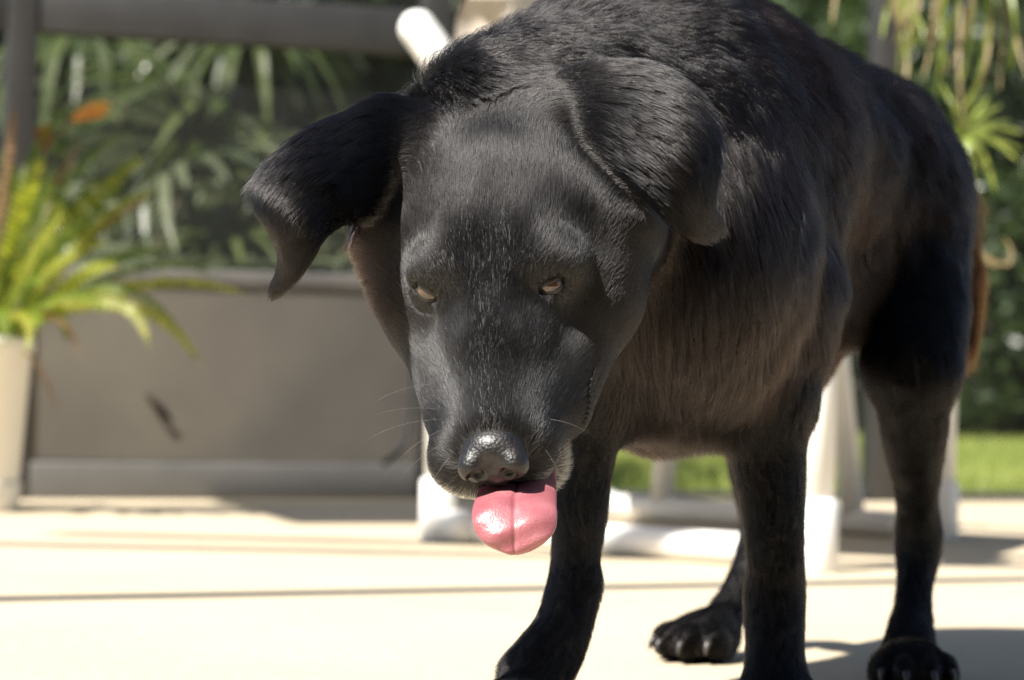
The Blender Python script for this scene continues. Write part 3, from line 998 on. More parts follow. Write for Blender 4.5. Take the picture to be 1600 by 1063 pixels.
if FUR:
    nv = len(BV)
    body.data.update()
    VN = np.zeros(nv * 3, dtype=np.float32)
    body.data.vertex_normals.foreach_get('vector', VN)
    VN = VN.reshape(-1, 3).astype(np.float64)
    if np.mean((VN * (BV - BV.mean(0))).sum(1)) < 0: VN = -VN
    W = np.zeros(nv); flow = np.zeros((nv, 3)); Lh = np.zeros(nv); lift = np.zeros(nv); dens = np.zeros(nv); tone = np.zeros(nv); earw = np.zeros(nv)
    chinw = np.zeros(nv)
    for p in PR:
        if p.op != 'add': continue
        near = np.all((BV > p.lo - 0.03) & (BV < p.hi + 0.03), 1)
        if not near.any(): continue
        Q = BV[near]
        d = p.fn(Q)
        w = np.exp(-d / 0.005) * (np.abs(d) < 0.04)
        w = np.minimum(w, 50)
        fl = p.flow if p.ff is None else p.ff(Q)
        if p.tag == 'ear':
            for q, pts, efl in EARS:
                if q is p:
                    ii = np.array([np.argmin(((pts - x) ** 2).sum(1)) if dd < 0.02 else 0 for x, dd in zip(Q, d)])
                    fl = efl[ii]
                    w = w * 3
            earw[near] += w
        if p.tag == 'chin': chinw[near] += w
        W[near] += w; flow[near] += w[:, None] * fl
        for arr, val in ((Lh, p.L), (lift, p.lift), (dens, p.dens), (tone, p.tone)):
            arr[near] += w * val
    W = np.maximum(W, 1e-9)
    flow /= W[:, None]; Lh /= W; lift /= W; dens /= W; tone /= W; earw /= W; chinw /= W
    # smooth coat fields over the mesh
    e = np.concatenate([BQ[:, [0, 1]], BQ[:, [1, 2]], BQ[:, [2, 3]], BQ[:, [3, 0]]])
    deg = np.bincount(e[:, 0], minlength=nv) + np.bincount(e[:, 1], minlength=nv)
    fld = np.concatenate([flow, Lh[:, None], lift[:, None], dens[:, None], tone[:, None], earw[:, None], chinw[:, None], VN], 1)
    for _ in range(4):
        s = np.stack([np.bincount(e[:, 0], fld[e[:, 1], c], nv) + np.bincount(e[:, 1], fld[e[:, 0], c], nv) for c in range(fld.shape[1])], 1)
        fld = 0.4 * fld + 0.6 * s / np.maximum(deg, 1)[:, None]
    # sample roots
    T = np.concatenate([BQ[:, [0, 1, 2]], BQ[:, [0, 2, 3]]])
    a, b, c = BV[T[:, 0]], BV[T[:, 1]], BV[T[:, 2]]
    cr_ = np.cross(b - a, c - a); area = np.linalg.norm(cr_, axis=1) / 2
    tc_ = (a + b + c) / 3
    toc = nrm(np.array(CPOS) - tc_)
    tn = nrm(fld[T[:, 0], 9:12])
    fac = (tn * toc).sum(1)
    wgt = area * fld[T[:, 0], 5] * np.where(fac > -0.35, 1.0, 0.35)
    cdf = np.cumsum(wgt); cdf /= cdf[-1]
    ti = np.searchsorted(cdf, rng.random(N_HAIR))
    u, v = rng.random(N_HAIR), rng.random(N_HAIR)
    fl_ = u + v > 1; u[fl_], v[fl_] = 1 - u[fl_], 1 - v[fl_]
    bw = np.stack([1 - u - v, u, v], 1)
    ix = T[ti]
    root = (BV[ix] * bw[..., None]).sum(1)
    F_ = (fld[ix] * bw[..., None]).sum(1)
    fl_, L_, li_, to_, ea_, ch_, n_ = F_[:, 0:3], F_[:, 3], F_[:, 4], F_[:, 6], F_[:, 7], F_[:, 8], nrm(F_[:, 9:12])
    # bare skin: eye slits, nose pad, mouth, tongue
    keep = np.ones(N_HAIR, dtype=bool)
    hq = root - np.array(HO)
    lr, la, lu = hq @ np.array(hR), hq @ np.array(hA), hq @ np.array(hU)
    for sg, ce, ex_, en_ in EYES:
        ex, en = np.array(ex_), np.array(en_); ey = np.cross(en, ex)
        q = root - np.array(ce + en_ * 0.0106)
        keep &= ((q @ ex / 0.0092) ** 2 + (q @ ey / 0.0024) ** 2 + (q @ en / 0.03) ** 2) > 1
    keep &= ((lr / 0.0195) ** 2 + ((la - 0.0985) / 0.0145) ** 2 + ((lu + 0.0285) / 0.0140) ** 2) > 1
    keep &= ~((np.abs(lr) < 0.006) & (la > 0.100) & (lu > -0.047) & (lu < -0.03))
    keep &= ((lr / 0.0355) ** 2 + ((la - 0.078) / 0.0455) ** 2 + ((lu + 0.0825) / 0.0072) ** 2) > 1.0
    root, fl_, L_, li_, to_, ea_, ch_, n_ = [x[keep] for x in (root, fl_, L_, li_, to_, ea_, ch_, n_)]
    lr, la, lu = lr[keep], la[keep], lu[keep]
    n = len(root)
    # distance from the eyes: shorter there
    for sg, ce, ex_, en_ in EYES:
        d = np.linalg.norm(root - np.array(ce), axis=1)
        L_ *= np.clip((d - 0.008) / 0.020, 0.38, 1)
        out_ = root - np.array(ce)
        wgt_ = np.exp(-((d - 0.012) / 0.006) ** 2)[:, None]
        fl_ = fl_ * (1 - 0.7 * wgt_) + nrm(out_) * 0.7 * wgt_
    onhead = (la > -0.16) & (lu > -0.15) & (np.abs(lr) < 0.16)
    # long tufts along the root of the ears
    tuft = np.clip(ea_, 0, 1) * np.exp(-((np.abs(lr + 0.0) - 0.085) / 0.03) ** 2) * (la < -0.06)
    L_ = L_ + 0.012 * tuft; li_ = li_ + 0.25 * tuft
    rim = np.clip(ea_, 0, 1) * np.clip(1 - np.abs(n_ @ np.array(hU)) * 1.6, 0, 1) * np.clip((np.abs(lr) - 0.095) / 0.02, 0, 1) * np.clip((-0.035 - la) / 0.02, 0, 1)
    L_ = L_ + 0.006 * rim; li_ = li_ + 0.2 * rim
    L_ = L_ * (0.72 + 0.5 * rng.random(n)) * (1 + 0.25 * vnoise(root, 38, 0))
    # lie of the hair
    tan = fl_ - n_ * (fl_ * n_).sum(1, keepdims=True)
    tan = nrm(tan)
    bit = np.cross(n_, tan)
    wav = np.where(onhead, 0.13, 0.5)
    ang = wav * (vnoise(root, 55, 1) + 0.6 * vnoise(root, 140, 2)) + np.where(onhead, 0.05, 0.14) * rng.standard_normal(n)
    tan = tan * np.cos(ang)[:, None] + bit * np.sin(ang)[:, None]
    li_ = np.clip(li_ * (1 + np.where(onhead, 0.25, 0.5) * vnoise(root, 70, 0) + np.where(onhead, 0.06, 0.35) * rng.standard_normal(n)), 0.03, 1.1)
    K = 5
    ts = np.linspace(0, 1, K)
    P = np.zeros((n, K, 3))
    grav = np.array((0, 0, -1.0))
    for j, t in enumerate(ts):
        off = tan * (t * (1 - 0.25 * li_))[:, None] + n_ * (li_ * (t - 0.45 * t * t))[:, None] + grav * (0.10 * t * t * (L_ > 0.016))[:, None]
        P[:, j] = root + off * L_[:, None] - n_ * 0.0006 * (j == 0)
    # locks: tips drawn towards the mean of their little cell
    cell = np.where(L_ > 0.015, 0.0085, 0.0042)
    jit = np.stack([vnoise(root, 90, c) for c in range(3)], 1) * 0.003
    key = np.floor((root + jit) / cell[:, None]).astype(np.int64)
    kk = (key[:, 0] * 73856093) ^ (key[:, 1] * 19349663) ^ (key[:, 2] * 83492791)
    _, inv = np.unique(kk, return_inverse=True)
    cnt = np.bincount(inv)
    stren = np.where(L_ > 0.015, 0.55, np.where(onhead, 0.10, 0.28)) * rng.random(n) ** 0.5
    for j in range(1, K):
        mean = np.stack([np.bincount(inv, P[:, j, c]) for c in range(3)], 1) / cnt[:, None]
        P[:, j] += (mean[inv] - P[:, j]) * (stren * ts[j] ** 1.3)[:, None]
    # colour: black, brown by tone (sunlit left jowl and ruff painted browner), grey on the muzzle
    blk, brn = np.array((0.004, 0.004, 0.0045)), np.array((0.0130, 0.0064, 0.0040))
    tt = np.clip(to_ * (0.85 + 0.5 * vnoise(root, 12, 1)) + 0.12 * rng.standard_normal(n), 0, 6)
    tint = blk + (brn - blk) * tt[:, None]
    tint *= (0.7 + 0.6 * rng.random(n))[:, None]
    gw = np.clip((la - 0.080) / 0.022, 0, 1) * np.clip((-0.042 - lu) / 0.012, 0, 1) * (lu > -0.15) * (np.abs(lr) < 0.05)
    gw = np.maximum(gw * 0.55, np.clip((la - 0.045) / 0.02, 0, 1) * np.clip(ch_, 0, 1) * 0.85)
    gw = np.maximum(gw, 0.012 * np.clip((la - 0.02) / 0.04, 0, 1) * (lu > -0.15) * (np.abs(lr) < 0.06))
    gw = np.where(onhead, gw, 0)
    grey = rng.random(n) < gw
    tint[grey] = np.array((0.42, 0.38, 0.33)) * (0.55 + 0.6 * rng.random(grey.sum()))[:, None]
    stray = rng.random(n) < np.where(onhead, 0.0002, 0.0008)
    tint[stray] = np.array((0.45, 0.38, 0.30))
    hw = np.clip(1 - np.linalg.norm(root - np.array(hd(0, -0.06, -0.05)), axis=1) / 0.32, 0, 1)
    gloss = 1.22 + 0.25 * np.clip(hw * 2.2, 0, 1) * (0.8 + 0.4 * rng.random(n))
    r0 = np.where(L_ > 0.015, 0.000125, 0.000075) * (0.8 + 0.4 * rng.random(n))
    R = r0[:, None] * np.array((1.0, 1.0, 0.9, 0.65, 0.18))
    coat = strands('coat', P, dog, hair_mat(), R, tint, gloss)
    tag(coat, kind='stuff')
    print('hairs', n)

# whiskers and brow bristles
WM, nt, pb, mo = new_mat('whisker')
pb.inputs['Base Color'].default_value = (0.22, 0.19, 0.16, 1); pb.inputs['Roughness'].default_value = 0.35
wr = random.Random(4)
wh = MB()
for px, py, dx, dy, ln in ((690, 640, -60, -2, .035), (694, 655, -62, 12, .04), (690, 672, -45, 40, .036), (700, 690, -40, 30, .03), (676, 600, -40, 8, .03), (705, 712, -28, 46, .03),
                           (858, 655, 46, 14, .024), (850, 700, 20, 44, .022), (600, 470, -40, 30, .03), (620, 545, -45, 12, .025),
                           (655, 420, -14, -26, .014), (668, 424, -4, -28, .014), (850, 415, 6, -28, .014), (838, 420, -6, -26, .014), (870, 410, 20, -24, .014)):
    p, nn = surf(px, py)
    if p is None: continue
    if nn.dot(ray(px, py)) > 0: nn = -nn
    d = (cR * dx - cU * dy).normalized()
    pts = []
    for i in range(9):
        t = i / 8
        pts.append(p + (d * t + nn * (0.5 * t - 0.25 * t * t) - Vector((0, 0, 1)) * 0.25 * t * t) * ln)
    wh.tube(pts, [0.00007 * (1 - 0.85 * i / 8) for i in range(9)], 5)
if wh.v:
    tag(wh.build('whiskers', WM, dog), kind='stuff')
# ================================================================== chair, cushion, pot
white = noise_mat('white_pipe', (0.74, 0.73, 0.70), (0.82, 0.81, 0.79), 7, 0.35, 0.05, 200)
chair = empty('patio_chair', (0, 0, 0))
N0, N1 = ground(684, 846), ground(1276, 893)
F0, F1 = ground(905, 806), ground(1470, 846)
chair.location = (N0 + N1 + F0 + F1) / 4
tag(chair, 'white pipe patio chair on sled runners behind the dog', 'chair')
PRAD = 0.0205
def up(p, z): return Vector((p.x, p.y, z))
for a, b in ((N0, N1), (F0, F1)):
    d = (b - a).normalized()
    MB().tube([up(a, PRAD) + d * 0.02, up(b, PRAD) - d * 0.02], PRAD, 20).build('runner', white, chair)
    for q, e in ((a, b), (b, a)):
        dd = (e - q).normalized()
        MB().tube([up(q, 0.004), up(q, 0.59 if q is a else 0.47)], PRAD, 20).build('leg', white, chair)
        # elbow fittings: thicker sleeves on the pipe ends
        MB().tube([up(q, 0.0), up(q, 0.003), up(q, 0.085), up(q, 0.09)], [PRAD * 1.2, PRAD * 1.28, PRAD * 1.28, PRAD * 1.05], 20).build('fitting', white, chair)
        MB().tube([up(q, PRAD * 1.02) + dd * 0.018, up(q, PRAD * 1.02) + dd * 0.075], PRAD * 1.22, 20).build('fitting', white, chair)
    # straight arm, and a back upright that leans out past the rear leg
    MB().tube([up(a, 0.60) + d * 0.01, up(a, 0.60) + d * 0.05, up(b, 0.49) - d * 0.02], PRAD, 20).build('arm', white, chair)
    MB().tube(lerp_path([up(b, 0.50) - d * 0.09, up(b, 0.497) - d * 0.03, up(b, 0.48), up(b, 0.42)], 10), PRAD * 1.22, 20).build('fitting', white, chair)
    off = a - N0
    pth = [up(a, 0.36), up(a, 0.60)] + [q + off for q in (at(706, 128, 3.47), at(676, 78, 3.47), at(650, 42, 3.47))]
    pth = lerp_path(pth, 22); ax_ = (pth[-1] - pth[-2]).normalized()
    MB().tube(pth + [pth[-1] + ax_ * 0.010, pth[-1] + ax_ * 0.018, pth[-1] + ax_ * 0.023], [0.027] * 22 + [0.024, 0.016, 0.005], 20).build('back_post', white, chair)
for f, lean in ((0.25, 0.06), (0.78, -0.075)):       # slanting struts of the far side
    p = F0.lerp(F1, f); d = (F1 - F0).normalized()
    MB().tube([up(p, 0.03), up(p, 0.56) + d * lean], PRAD * 0.9, 18).build('strut', white, chair)
cross = MB().tube([up(N0, 0.36), up(F0, 0.36)], PRAD, 18); cross.build('cross_pipe', white, chair)
MB().tube([up(N1, 0.36), up(F1, 0.36)], PRAD, 18).build('cross_pipe', white, chair)
dN = (N1 - N0); dF = (F1 - F0)
V = []
for i in range(13):
    for j in range(7):
        t, s = i / 12, j / 6
        p = (N0 + dN * (0.02 + 0.96 * t)).lerp(F0 + dF * (0.02 + 0.96 * t), 0.05 + 0.9 * s)
        V.append(up(p, 0.375 - 0.05 * math.sin(math.pi * t)))
sl = noise_mat('sling_cloth', (0.50, 0.46, 0.38), (0.58, 0.53, 0.45), 60, 0.8, 0.4, 400)
me = mesh_from('sling', V, [(i * 7 + j, i * 7 + j + 1, (i + 1) * 7 + j + 1, (i + 1) * 7 + j) for i in range(12) for j in range(6)])
link('sling_seat', me, sl, chair)

# folded beige towel over the back of the chair
cush = noise_mat('beige_towel', (0.44, 0.38, 0.31), (0.54, 0.48, 0.40), 30, 0.95, 0.6, 500)
a, b = up(N0, 0.70), up(F0, 0.70)
d = (b - a).normalized(); nrm_ = Vector((d.y, -d.x, 0))
V, Fc = [], []
nu, nvv = 22, 26
for i in range(nu + 1):
    s = 0.22 + 0.78 * i / nu
    base = a.lerp(b, s)
    for j in range(nvv):
        an = 2 * math.pi * j / nvv
        w, h = 0.040, 0.085 * (1 - 0.5 * (abs(2 * i / nu - 1)) ** 4)
        e = 0.35
        x = math.copysign(abs(math.cos(an)) ** e, math.cos(an)) * w; z = math.copysign(abs(math.sin(an)) ** 0.7, math.sin(an)) * h
        wob = 0.012 * mnoise.noise(Vector((s * 6, an, 2.0)))
        V.append(base + nrm_ * (x + wob) + UPV * (0.055 + z + wob))
for i in range(nu):
    for j in range(nvv):
        j2 = (j + 1) % nvv
        Fc.append((i * nvv + j, i * nvv + j2, (i + 1) * nvv + j2, (i + 1) * nvv + j))
Fc.append(tuple(range(nvv))); Fc.append(tuple(nu * nvv + k for k in range(nvv))[::-1])
tw = link('towel', mesh_from('towel', V, Fc), cush)
tag(tw, 'beige folded towel draped over the top of the white chair', 'towel')

# flower pot at the left edge
POT = ground(-50, 798)
POT.z = 0
pot_mat = noise_mat('cream_pot', (0.74, 0.70, 0.62), (0.82, 0.78, 0.70), 5, 0.45, 0.1, 90, detail=8)
pot = empty('flower_pot', POT)
tag(pot, 'cream white tapered plant pot with saucer at left edge of deck', 'pot')
s = 3800 / (POT - CPOS).dot(cF)
R1, R0 = 96 / s, 76 / s
Hp = 272 / s
MB().lathe([(0.0, 0.012), (R0 * 0.96, 0.012), (R0, 0.03), (R1 * 0.965, Hp * 0.90), (R1, Hp * 0.905), (R1 * 1.005, Hp * 0.985), (R1 * 0.98, Hp), (R1 * 0.94, Hp * 0.99), (R1 * 0.90, Hp * 0.9), (R1 * 0.86, Hp * 0.86), (0.0, Hp * 0.86)], POT, 56).build('pot_wall', pot_mat, pot)
MB().lathe([(0.0, 0.0), (R0 * 1.0, 0.0), (R0 * 1.03, 0.006), (R0 * 1.07, 0.046), (R0 * 1.05, 0.05), (R0 * 1.02, 0.046), (R0 * 1.015, 0.010)], POT, 56).build('saucer', pot_mat, pot)
MB().lathe([(0.0, Hp * 0.87), (R1 * 0.89, Hp * 0.865)], POT, 30).build('soil', noise_mat('soil', (0.02, 0.014, 0.01), (0.05, 0.035, 0.025), 60, 0.95, 1.0, 200), pot)
POT_TOP = POT + UPV * Hp * 0.87

# dark strap hanging at the post, and a dark sliver standing in for a dent's shade on the kick plate
black = noise_mat('black_rubber', (0.02, 0.02, 0.02), (0.035, 0.033, 0.03), 40, 0.5)
pts = [wall_at(642, 560, off=0.05), wall_at(640, 640, off=0.06), wall_at(628, 700, off=0.07), wall_at(600, 724, off=0.09)]
st = MB().tube(lerp_path(pts, 24), 0.006, 12).build('hose', black)
tag(st, 'thin black hose hanging at the end of the kick plate', 'hose')
V = []
for i in range(9):
    t = i / 8
    c0 = wall_at(228 + 42 * t, 616 + 44 * t, off=0.024 + 0.012 * math.sin(math.pi * t))
    w = 0.007 * math.sin(math.pi * (0.08 + 0.9 * t)) ** 0.8
    V += [c0 + (WD * 0.7 + UPV * 0.7) * w, c0 - (WD * 0.7 + UPV * 0.7) * w, c0 - (WD * 0.7 + UPV * 0.7) * w + WN * 0.002, c0 + (WD * 0.7 + UPV * 0.7) * w + WN * 0.002]
Fc = []
for i in range(8):
    for k in range(4):
        k2 = (k + 1) % 4
        Fc.append((i * 4 + k, i * 4 + k2, (i + 1) * 4 + k2, (i + 1) * 4 + k))
lf = link('dent_shade', mesh_from('dent_shade', V, Fc), noise_mat('dent_shade_dark', (0.02, 0.016, 0.012), (0.04, 0.03, 0.022), 60, 0.95, spec=0.1))
tag(lf, 'small dark sliver standing in for the shade of a dent on the grey kick plate', 'leaf')
# ================================================================== plants
pr = random.Random(11)


def blade_strip(V, Fc, pts, wid, side, fold=0.0):
    """a leaf blade along pts, half width wid[i]; side = lateral vector per point; fold lifts the two halves"""
    b = len(V)
    for p, w, s_ in zip(pts, wid, side):
        t = Vector((0, 0, 1))
        V.append(p - s_ * w + t * abs(w) * fold); V.append(p.copy()); V.append(p + s_ * w + t * abs(w) * fold)
    for i in range(len(pts) - 1):
        a = b + i * 3
        Fc.append((a, a + 1, a + 4, a + 3)); Fc.append((a + 1, a + 2, a + 5, a + 4))


def curve3(p0, p1, p2, n):
    return [p0 * (1 - t) ** 2 + p1 * 2 * t * (1 - t) + p2 * t * t for t in [i / (n - 1) for i in range(n)]]


def fern_frond(p0, p1, p2, w=0.018, pairs=26, roll=0.0, start=0.18):
    """sword fern frond: midrib with two rows of leaflets"""
    V, Fc = [], []
    N = pairs + 1
    pts = curve3(p0, p1, p2, N)
    rib = MB().tube(pts, [0.0016 * (1 - 0.7 * i / (N - 1)) for i in range(N)], 5)
    V += rib.v; Fc += rib.f
    for i in range(1, N):
        t = i / (N - 1)
        if t < start: continue
        tan = (pts[min(i + 1, N - 1)] - pts[i - 1]).normalized()
        side = tan.cross(Vector((0.2, -0.85, 0.55)))
        if side.length < 0.15: side = tan.cross(Vector((0, 0, 1)))
        side.normalize()
        side = Matrix.Rotation(roll, 3, tan) @ side
        nn = side.cross(tan)
        q = (t - start) / (1 - start)
        ln = w * (math.sin(math.pi * min(1, 0.12 + 0.92 * q)) ** 0.55)
        seg = (pts[i] - pts[i - 1]).length * 0.46
        for sg in (-1, 1):
            d = (side * sg + tan * 0.35 + nn * pr.uniform(-0.25, 0.1)).normalized()
            b = len(V)
            p = pts[i]
            V += [p - tan * seg, p + tan * seg, p + d * ln * 0.6 + tan * seg * 0.9, p + d * ln, p + d * ln * 0.6 - tan * seg * 0.7]
            Fc.append((b, b + 1, b + 2, b + 3, b + 4))
    return mesh_from('frond', V, Fc, False)


if PLANTS:
    fern_g = leaf_mat('fern_green', (0.065, 0.12, 0.012), (0.17, 0.22, 0.03), 0.5, 0.45, 8)
    fern_y = leaf_mat('fern_yellow', (0.20, 0.235, 0.03), (0.36, 0.37, 0.07), 0.6, 0.45, 8)
    fern_b = leaf_mat('fern_brown', (0.16, 0.085, 0.035), (0.30, 0.18, 0.085), 0.3, 0.7, 8)
    croton = leaf_mat('red_leaf', (0.16, 0.03, 0.008), (0.30, 0.10, 0.01), 0.35, 0.35, 20)
    d0 = (POT - CPOS).dot(cF)
    fern = empty('potted_fern', POT_TOP)
    tag(fern, 'yellow green sword fern with arching fronds growing in the cream pot', 'fern')
    base = POT_TOP + Vector((0.03, 0, 0.01))
    FR = [((230, 385), (395, 466), 'y', 0.0, .018), ((225, 385), (316, 578), 'y', -.1, .018), ((205, 385), (234, 548), 'y', -.15, .018), ((120, 300), (238, 242), 'y', .05, .019),
          ((18, 330), (70, 238), 'y', -.12, .026), ((110, 360), (250, 300), 'b', .1, .012), ((95, 430), (124, 556), 'b', -.15, .010), ((50, 520), (92, 650), 'b', -.1, .007),
          ((110, 400), (168, 495), 'g', -.2, .018), ((15, 280), (22, 160), 'b', .0, .012), ((120, 350), (215, 335), 'g', .1, .016), ((170, 370), (265, 395), 'g', -.05, .02), ((190, 370), (340, 430), 'g', .05, .014), ((160, 360), (285, 520), 'g', -.1, .014), ((90, 250), (200, 205), 'g', .1, .013), ((150, 300), (250, 300), 'y', .0, .013), ((20, 230), (90, 190), 'g', .1, .013),
          ((130, 390), (190, 420), 'y', -.15, .02), ((60, 330), (130, 215), 'b', .15, .012), ((80, 340), (160, 270), 'g', .1, .018), ((60, 380), (150, 330), 'g', -.1, .018),
          ((40, 390), (105, 330), 'y', -.2, .02), ((100, 420), (105, 540), 'g', -.1, .02), ((60, 430), (60, 520), 'g', -.2, .018), ((30, 350), (20, 250), 'g', .0, .02),
          ((-40, 330), (-60, 200), 'g', 0, .02), ((-120, 330), (-190, 240), 'y', 0, .02), ((-180, 370), (-300, 350), 'g', 0, .02), ((-200, 400), (-330, 470), 'g', .1, .02),
          ((-190, 420), (-260, 560), 'y', -.1, .02), ((-130, 430), (-150, 560), 'g', -.2, .02), ((-60, 420), (-60, 560), 'g', -.22, .02), ((130, 330), (200, 285), 'g', .2, .016),
          ((0, 420), (10, 540), 'g', -.2, .018), ((150, 430), (205, 470), 'y', -.1, .016), ((70, 420), (40, 560), 'y', -.2, .016), ((30, 300), (95, 290), 'g', -.05, .02),
          ((40, 400), (130, 400), 'y', -.12, .022), ((20, 420), (70, 440), 'g', -.2, .022), ((-20, 380), (-10, 290), 'y', -.1, .02)]
    for k in range(12):                       # the dense heart of the plant
        a_ = pr.uniform(-2.6, 0.9); L_ = pr.uniform(110, 230)
        ex_, ey_ = 20 + math.cos(a_) * L_ * 0.9, 430 + math.sin(a_) * L_ * 0.75
        FR.append(((20 + math.cos(a_) * L_ * 0.5, 470 - abs(math.cos(a_)) * 60 + math.sin(a_) * L_ * 0.6), (ex_, ey_), pr.choice('ggyyg'), pr.uniform(-.2, .15), pr.uniform(.012, .016)))
    for c, e, kind, dd, w in FR:
        p0 = base + Vector((pr.uniform(-.045, .045), pr.uniform(-.04, .04), pr.uniform(-.01, .01)))
        me = fern_frond(p0, at(c[0], c[1], d0 + dd * 0.6), at(e[0], e[1], d0 + dd), w * 0.92, 30, pr.uniform(-.5, .5))
        link('frond', me, {'g': fern_g, 'y': fern_y, 'b': fern_b}[kind], fern)

    # croton with red and orange leaves standing behind the fern
    cro = empty('croton', ground(70, 795, 0)); cro.location.z = 0
    tag(cro, 'thin croton with orange and red leaves rising above the fern', 'croton')
    cro_y = leaf_mat('orange_leaf', (0.55, 0.20, 0.015), (0.70, 0.34, 0.04), 0.35, 0.4, 30)
    cb = POT_TOP + Vector((0.02, 0.06, 0.0))
    cro.location = cb
    dC = d0 + 0.12
    for px, py, dx, dy, ln, w, m_ in ((112, 190, 62, -30, .075, .013, cro_y), (120, 186, 40, -10, .055, .012, cro_y), (66, 235, 8, -40, .05, .010, croton), (74, 235, -14, -32, .045, .010, croton),
                                      (72, 330, 10, -12, .03, .016, cro_y), (60, 330, 26, 6, .03, .012, croton)):
        p = at(px, py, dC); d = (cR * dx - cU * dy).normalized()
        V, Fc = [], []
        pts = [p + d * ln * i / 8 - UPV * 0.004 * (i / 8) ** 2 for i in range(9)]
        side = d.cross(Vector((0.2, -0.8, 0.5))).normalized()
        blade_strip(V, Fc, pts, [w * math.sin(math.pi * min(1, 0.06 + 0.94 * i / 8)) ** 0.7 + 0.0005 for i in range(9)], [side] * 9, 0.3)
        link('leaf', mesh_from('croton_leaf', V, Fc), m_, cro)
    stem_m = noise_mat('croton_stem', (0.10, 0.07, 0.04), (0.16, 0.11, 0.06), 30, 0.8)
    for a_, b_ in (((72, 330), (66, 235)), ((66, 235), (112, 192))):
        pass
    MB().tube(lerp_path([cb, at(60, 400, dC), at(66, 320, dC), at(68, 240, dC), at(112, 190, dC)], 24), 0.003, 8).build('stem', stem_m, cro)

    # ---------------- palmettos outside the screen on the left
    pal_m = [leaf_mat('palmetto_a', (0.032, 0.054, 0.016), (0.13, 0.165, 0.055), 0.25, 0.35, 3),
             leaf_mat('palmetto_b', (0.036, 0.054, 0.026), (0.19, 0.215, 0.125), 0.2, 0.3, 3)]
    stem_p = noise_mat('palm_stem', (0.06, 0.05, 0.03), (0.11, 0.09, 0.05), 30, 0.8)

    def fan_mesh(seed, n=17, R=0.42, droop=0.4):
        r = random.Random(seed)
        V, Fc = [], []
        for i in range(n):
            an = rad(-115 + 230 * i / (n - 1)) + r.uniform(-.05, .05)
            ln = R * (0.75 + 0.25 * math.cos(an * 0.8)) * r.uniform(0.9, 1.08)
            d = Vector((math.sin(an), math.cos(an), 0.0))
            side = Vector((d.y, -d.x, 0))
            pts, K = [], 8
            dr = droop * r.uniform(0.5, 1.5)
            for k in range(K):
                t = k / (K - 1)
                pts.append(d * ln * t * (1 - 0.22 * dr * t * t) + Vector((0, 0, 0.10 * ln * t - dr * ln * t ** 2.6)))
            w = [0.004 + 0.0125 * math.sin(math.pi * min(1, 0.16 + 0.84 * k / (K - 1))) for k in range(K)]
            w[-1] = 0.0008
            blade_strip(V, Fc, pts, w, [side] * K, 0.45)
        return mesh_from('fan', V, Fc, False)

    fans = [fan_mesh(s, 15 + s % 4, 0.36 + 0.03 * (s % 4), 0.25 + 0.12 * (s % 5)) for s in range(8)]
    for i, f in enumerate(fans): f.materials.append(pal_m[i % 2])

    def palmetto(loc, nf, h, label, seed):
        r = random.Random(seed)
        t = empty('palmetto', loc)
        tag(t, label, 'palm', 'palmettos outside the screen')
        for i in range(nf):
            az = 2 * math.pi * (i / nf) + r.uniform(-.4, .4)
            tilt = r.uniform(0.12, 0.95)
            ln = h * r.uniform(0.55, 1.0)
            d = Vector((math.cos(az) * math.sin(tilt), math.sin(az) * math.sin(tilt), math.cos(tilt)))
            top = d * ln
            side_ = Vector((-math.sin(az), math.cos(az), 0))
            fd = (Vector((math.cos(az), math.sin(az), 0)) * 0.9 + Vector((0, 0, r.uniform(-.5, .5)))).normalized()
            up_ = side_.cross(fd) * -1
            if up_.z < 0: up_ = -up_
            xx = fd.cross(up_)
            o = link('frond', fans[r.randrange(8)], None, t, False)
            sc = r.uniform(0.85, 1.2)
            o.matrix_basis = Matrix(((xx.x, fd.x, up_.x, top.x), (xx.y, fd.y, up_.y, top.y), (xx.z, fd.z, up_.z, top.z), (0, 0, 0, 1))) @ Matrix.Scale(sc, 4)
            st_ = MB().tube([Vector((0, 0, 0.02)), d * ln * 0.5 + Vector((0, 0, 0.02)), top + fd * 0.02], [0.009, 0.007, 0.005], 6)
            st_.build('stalk', stem_p, t, True, False)

    places = [(90, 5.5, 13, 0.85, 'dense palmetto behind the screen above the fern'), (300, 5.9, 14, 0.95, 'palmetto with drooping pale fans left of the dog ear'),
              (470, 5.7, 13, 0.90, 'bright palmetto right behind the rail near the dog ear'), (560, 6.3, 13, 0.95, 'palmetto half hidden behind the dog head'),
              (200, 6.9, 14, 1.3, 'tall palmetto farther back at the left'), (420, 7.2, 14, 1.35, 'tall dark palmetto deep in the bed'),
              (30, 7.4, 12, 1.5, 'tall palmetto behind the left post'), (-140, 6.0, 12, 1.0, 'palmetto beyond the left frame post')]
    for i, (px, d, nf, h, lab) in enumerate(places):
        p = at(px, 600, d); p.z = -0.05
        palmetto(p, nf, h, lab, 30 + i)

    # ---------------- leafy shrubs and trees (crowns of many small leaves)
    shr_m = [leaf_mat('shrub_dark', (0.014, 0.028, 0.008), (0.050, 0.08, 0.022), 0.25, 0.4, 2),
             leaf_mat('shrub_mid', (0.022, 0.045, 0.010), (0.065, 0.10, 0.025), 0.3, 0.4, 2)]
    bark = noise_mat('bark', (0.06, 0.05, 0.04), (0.14, 0.12, 0.10), 12, 0.9, 0.8, 40)

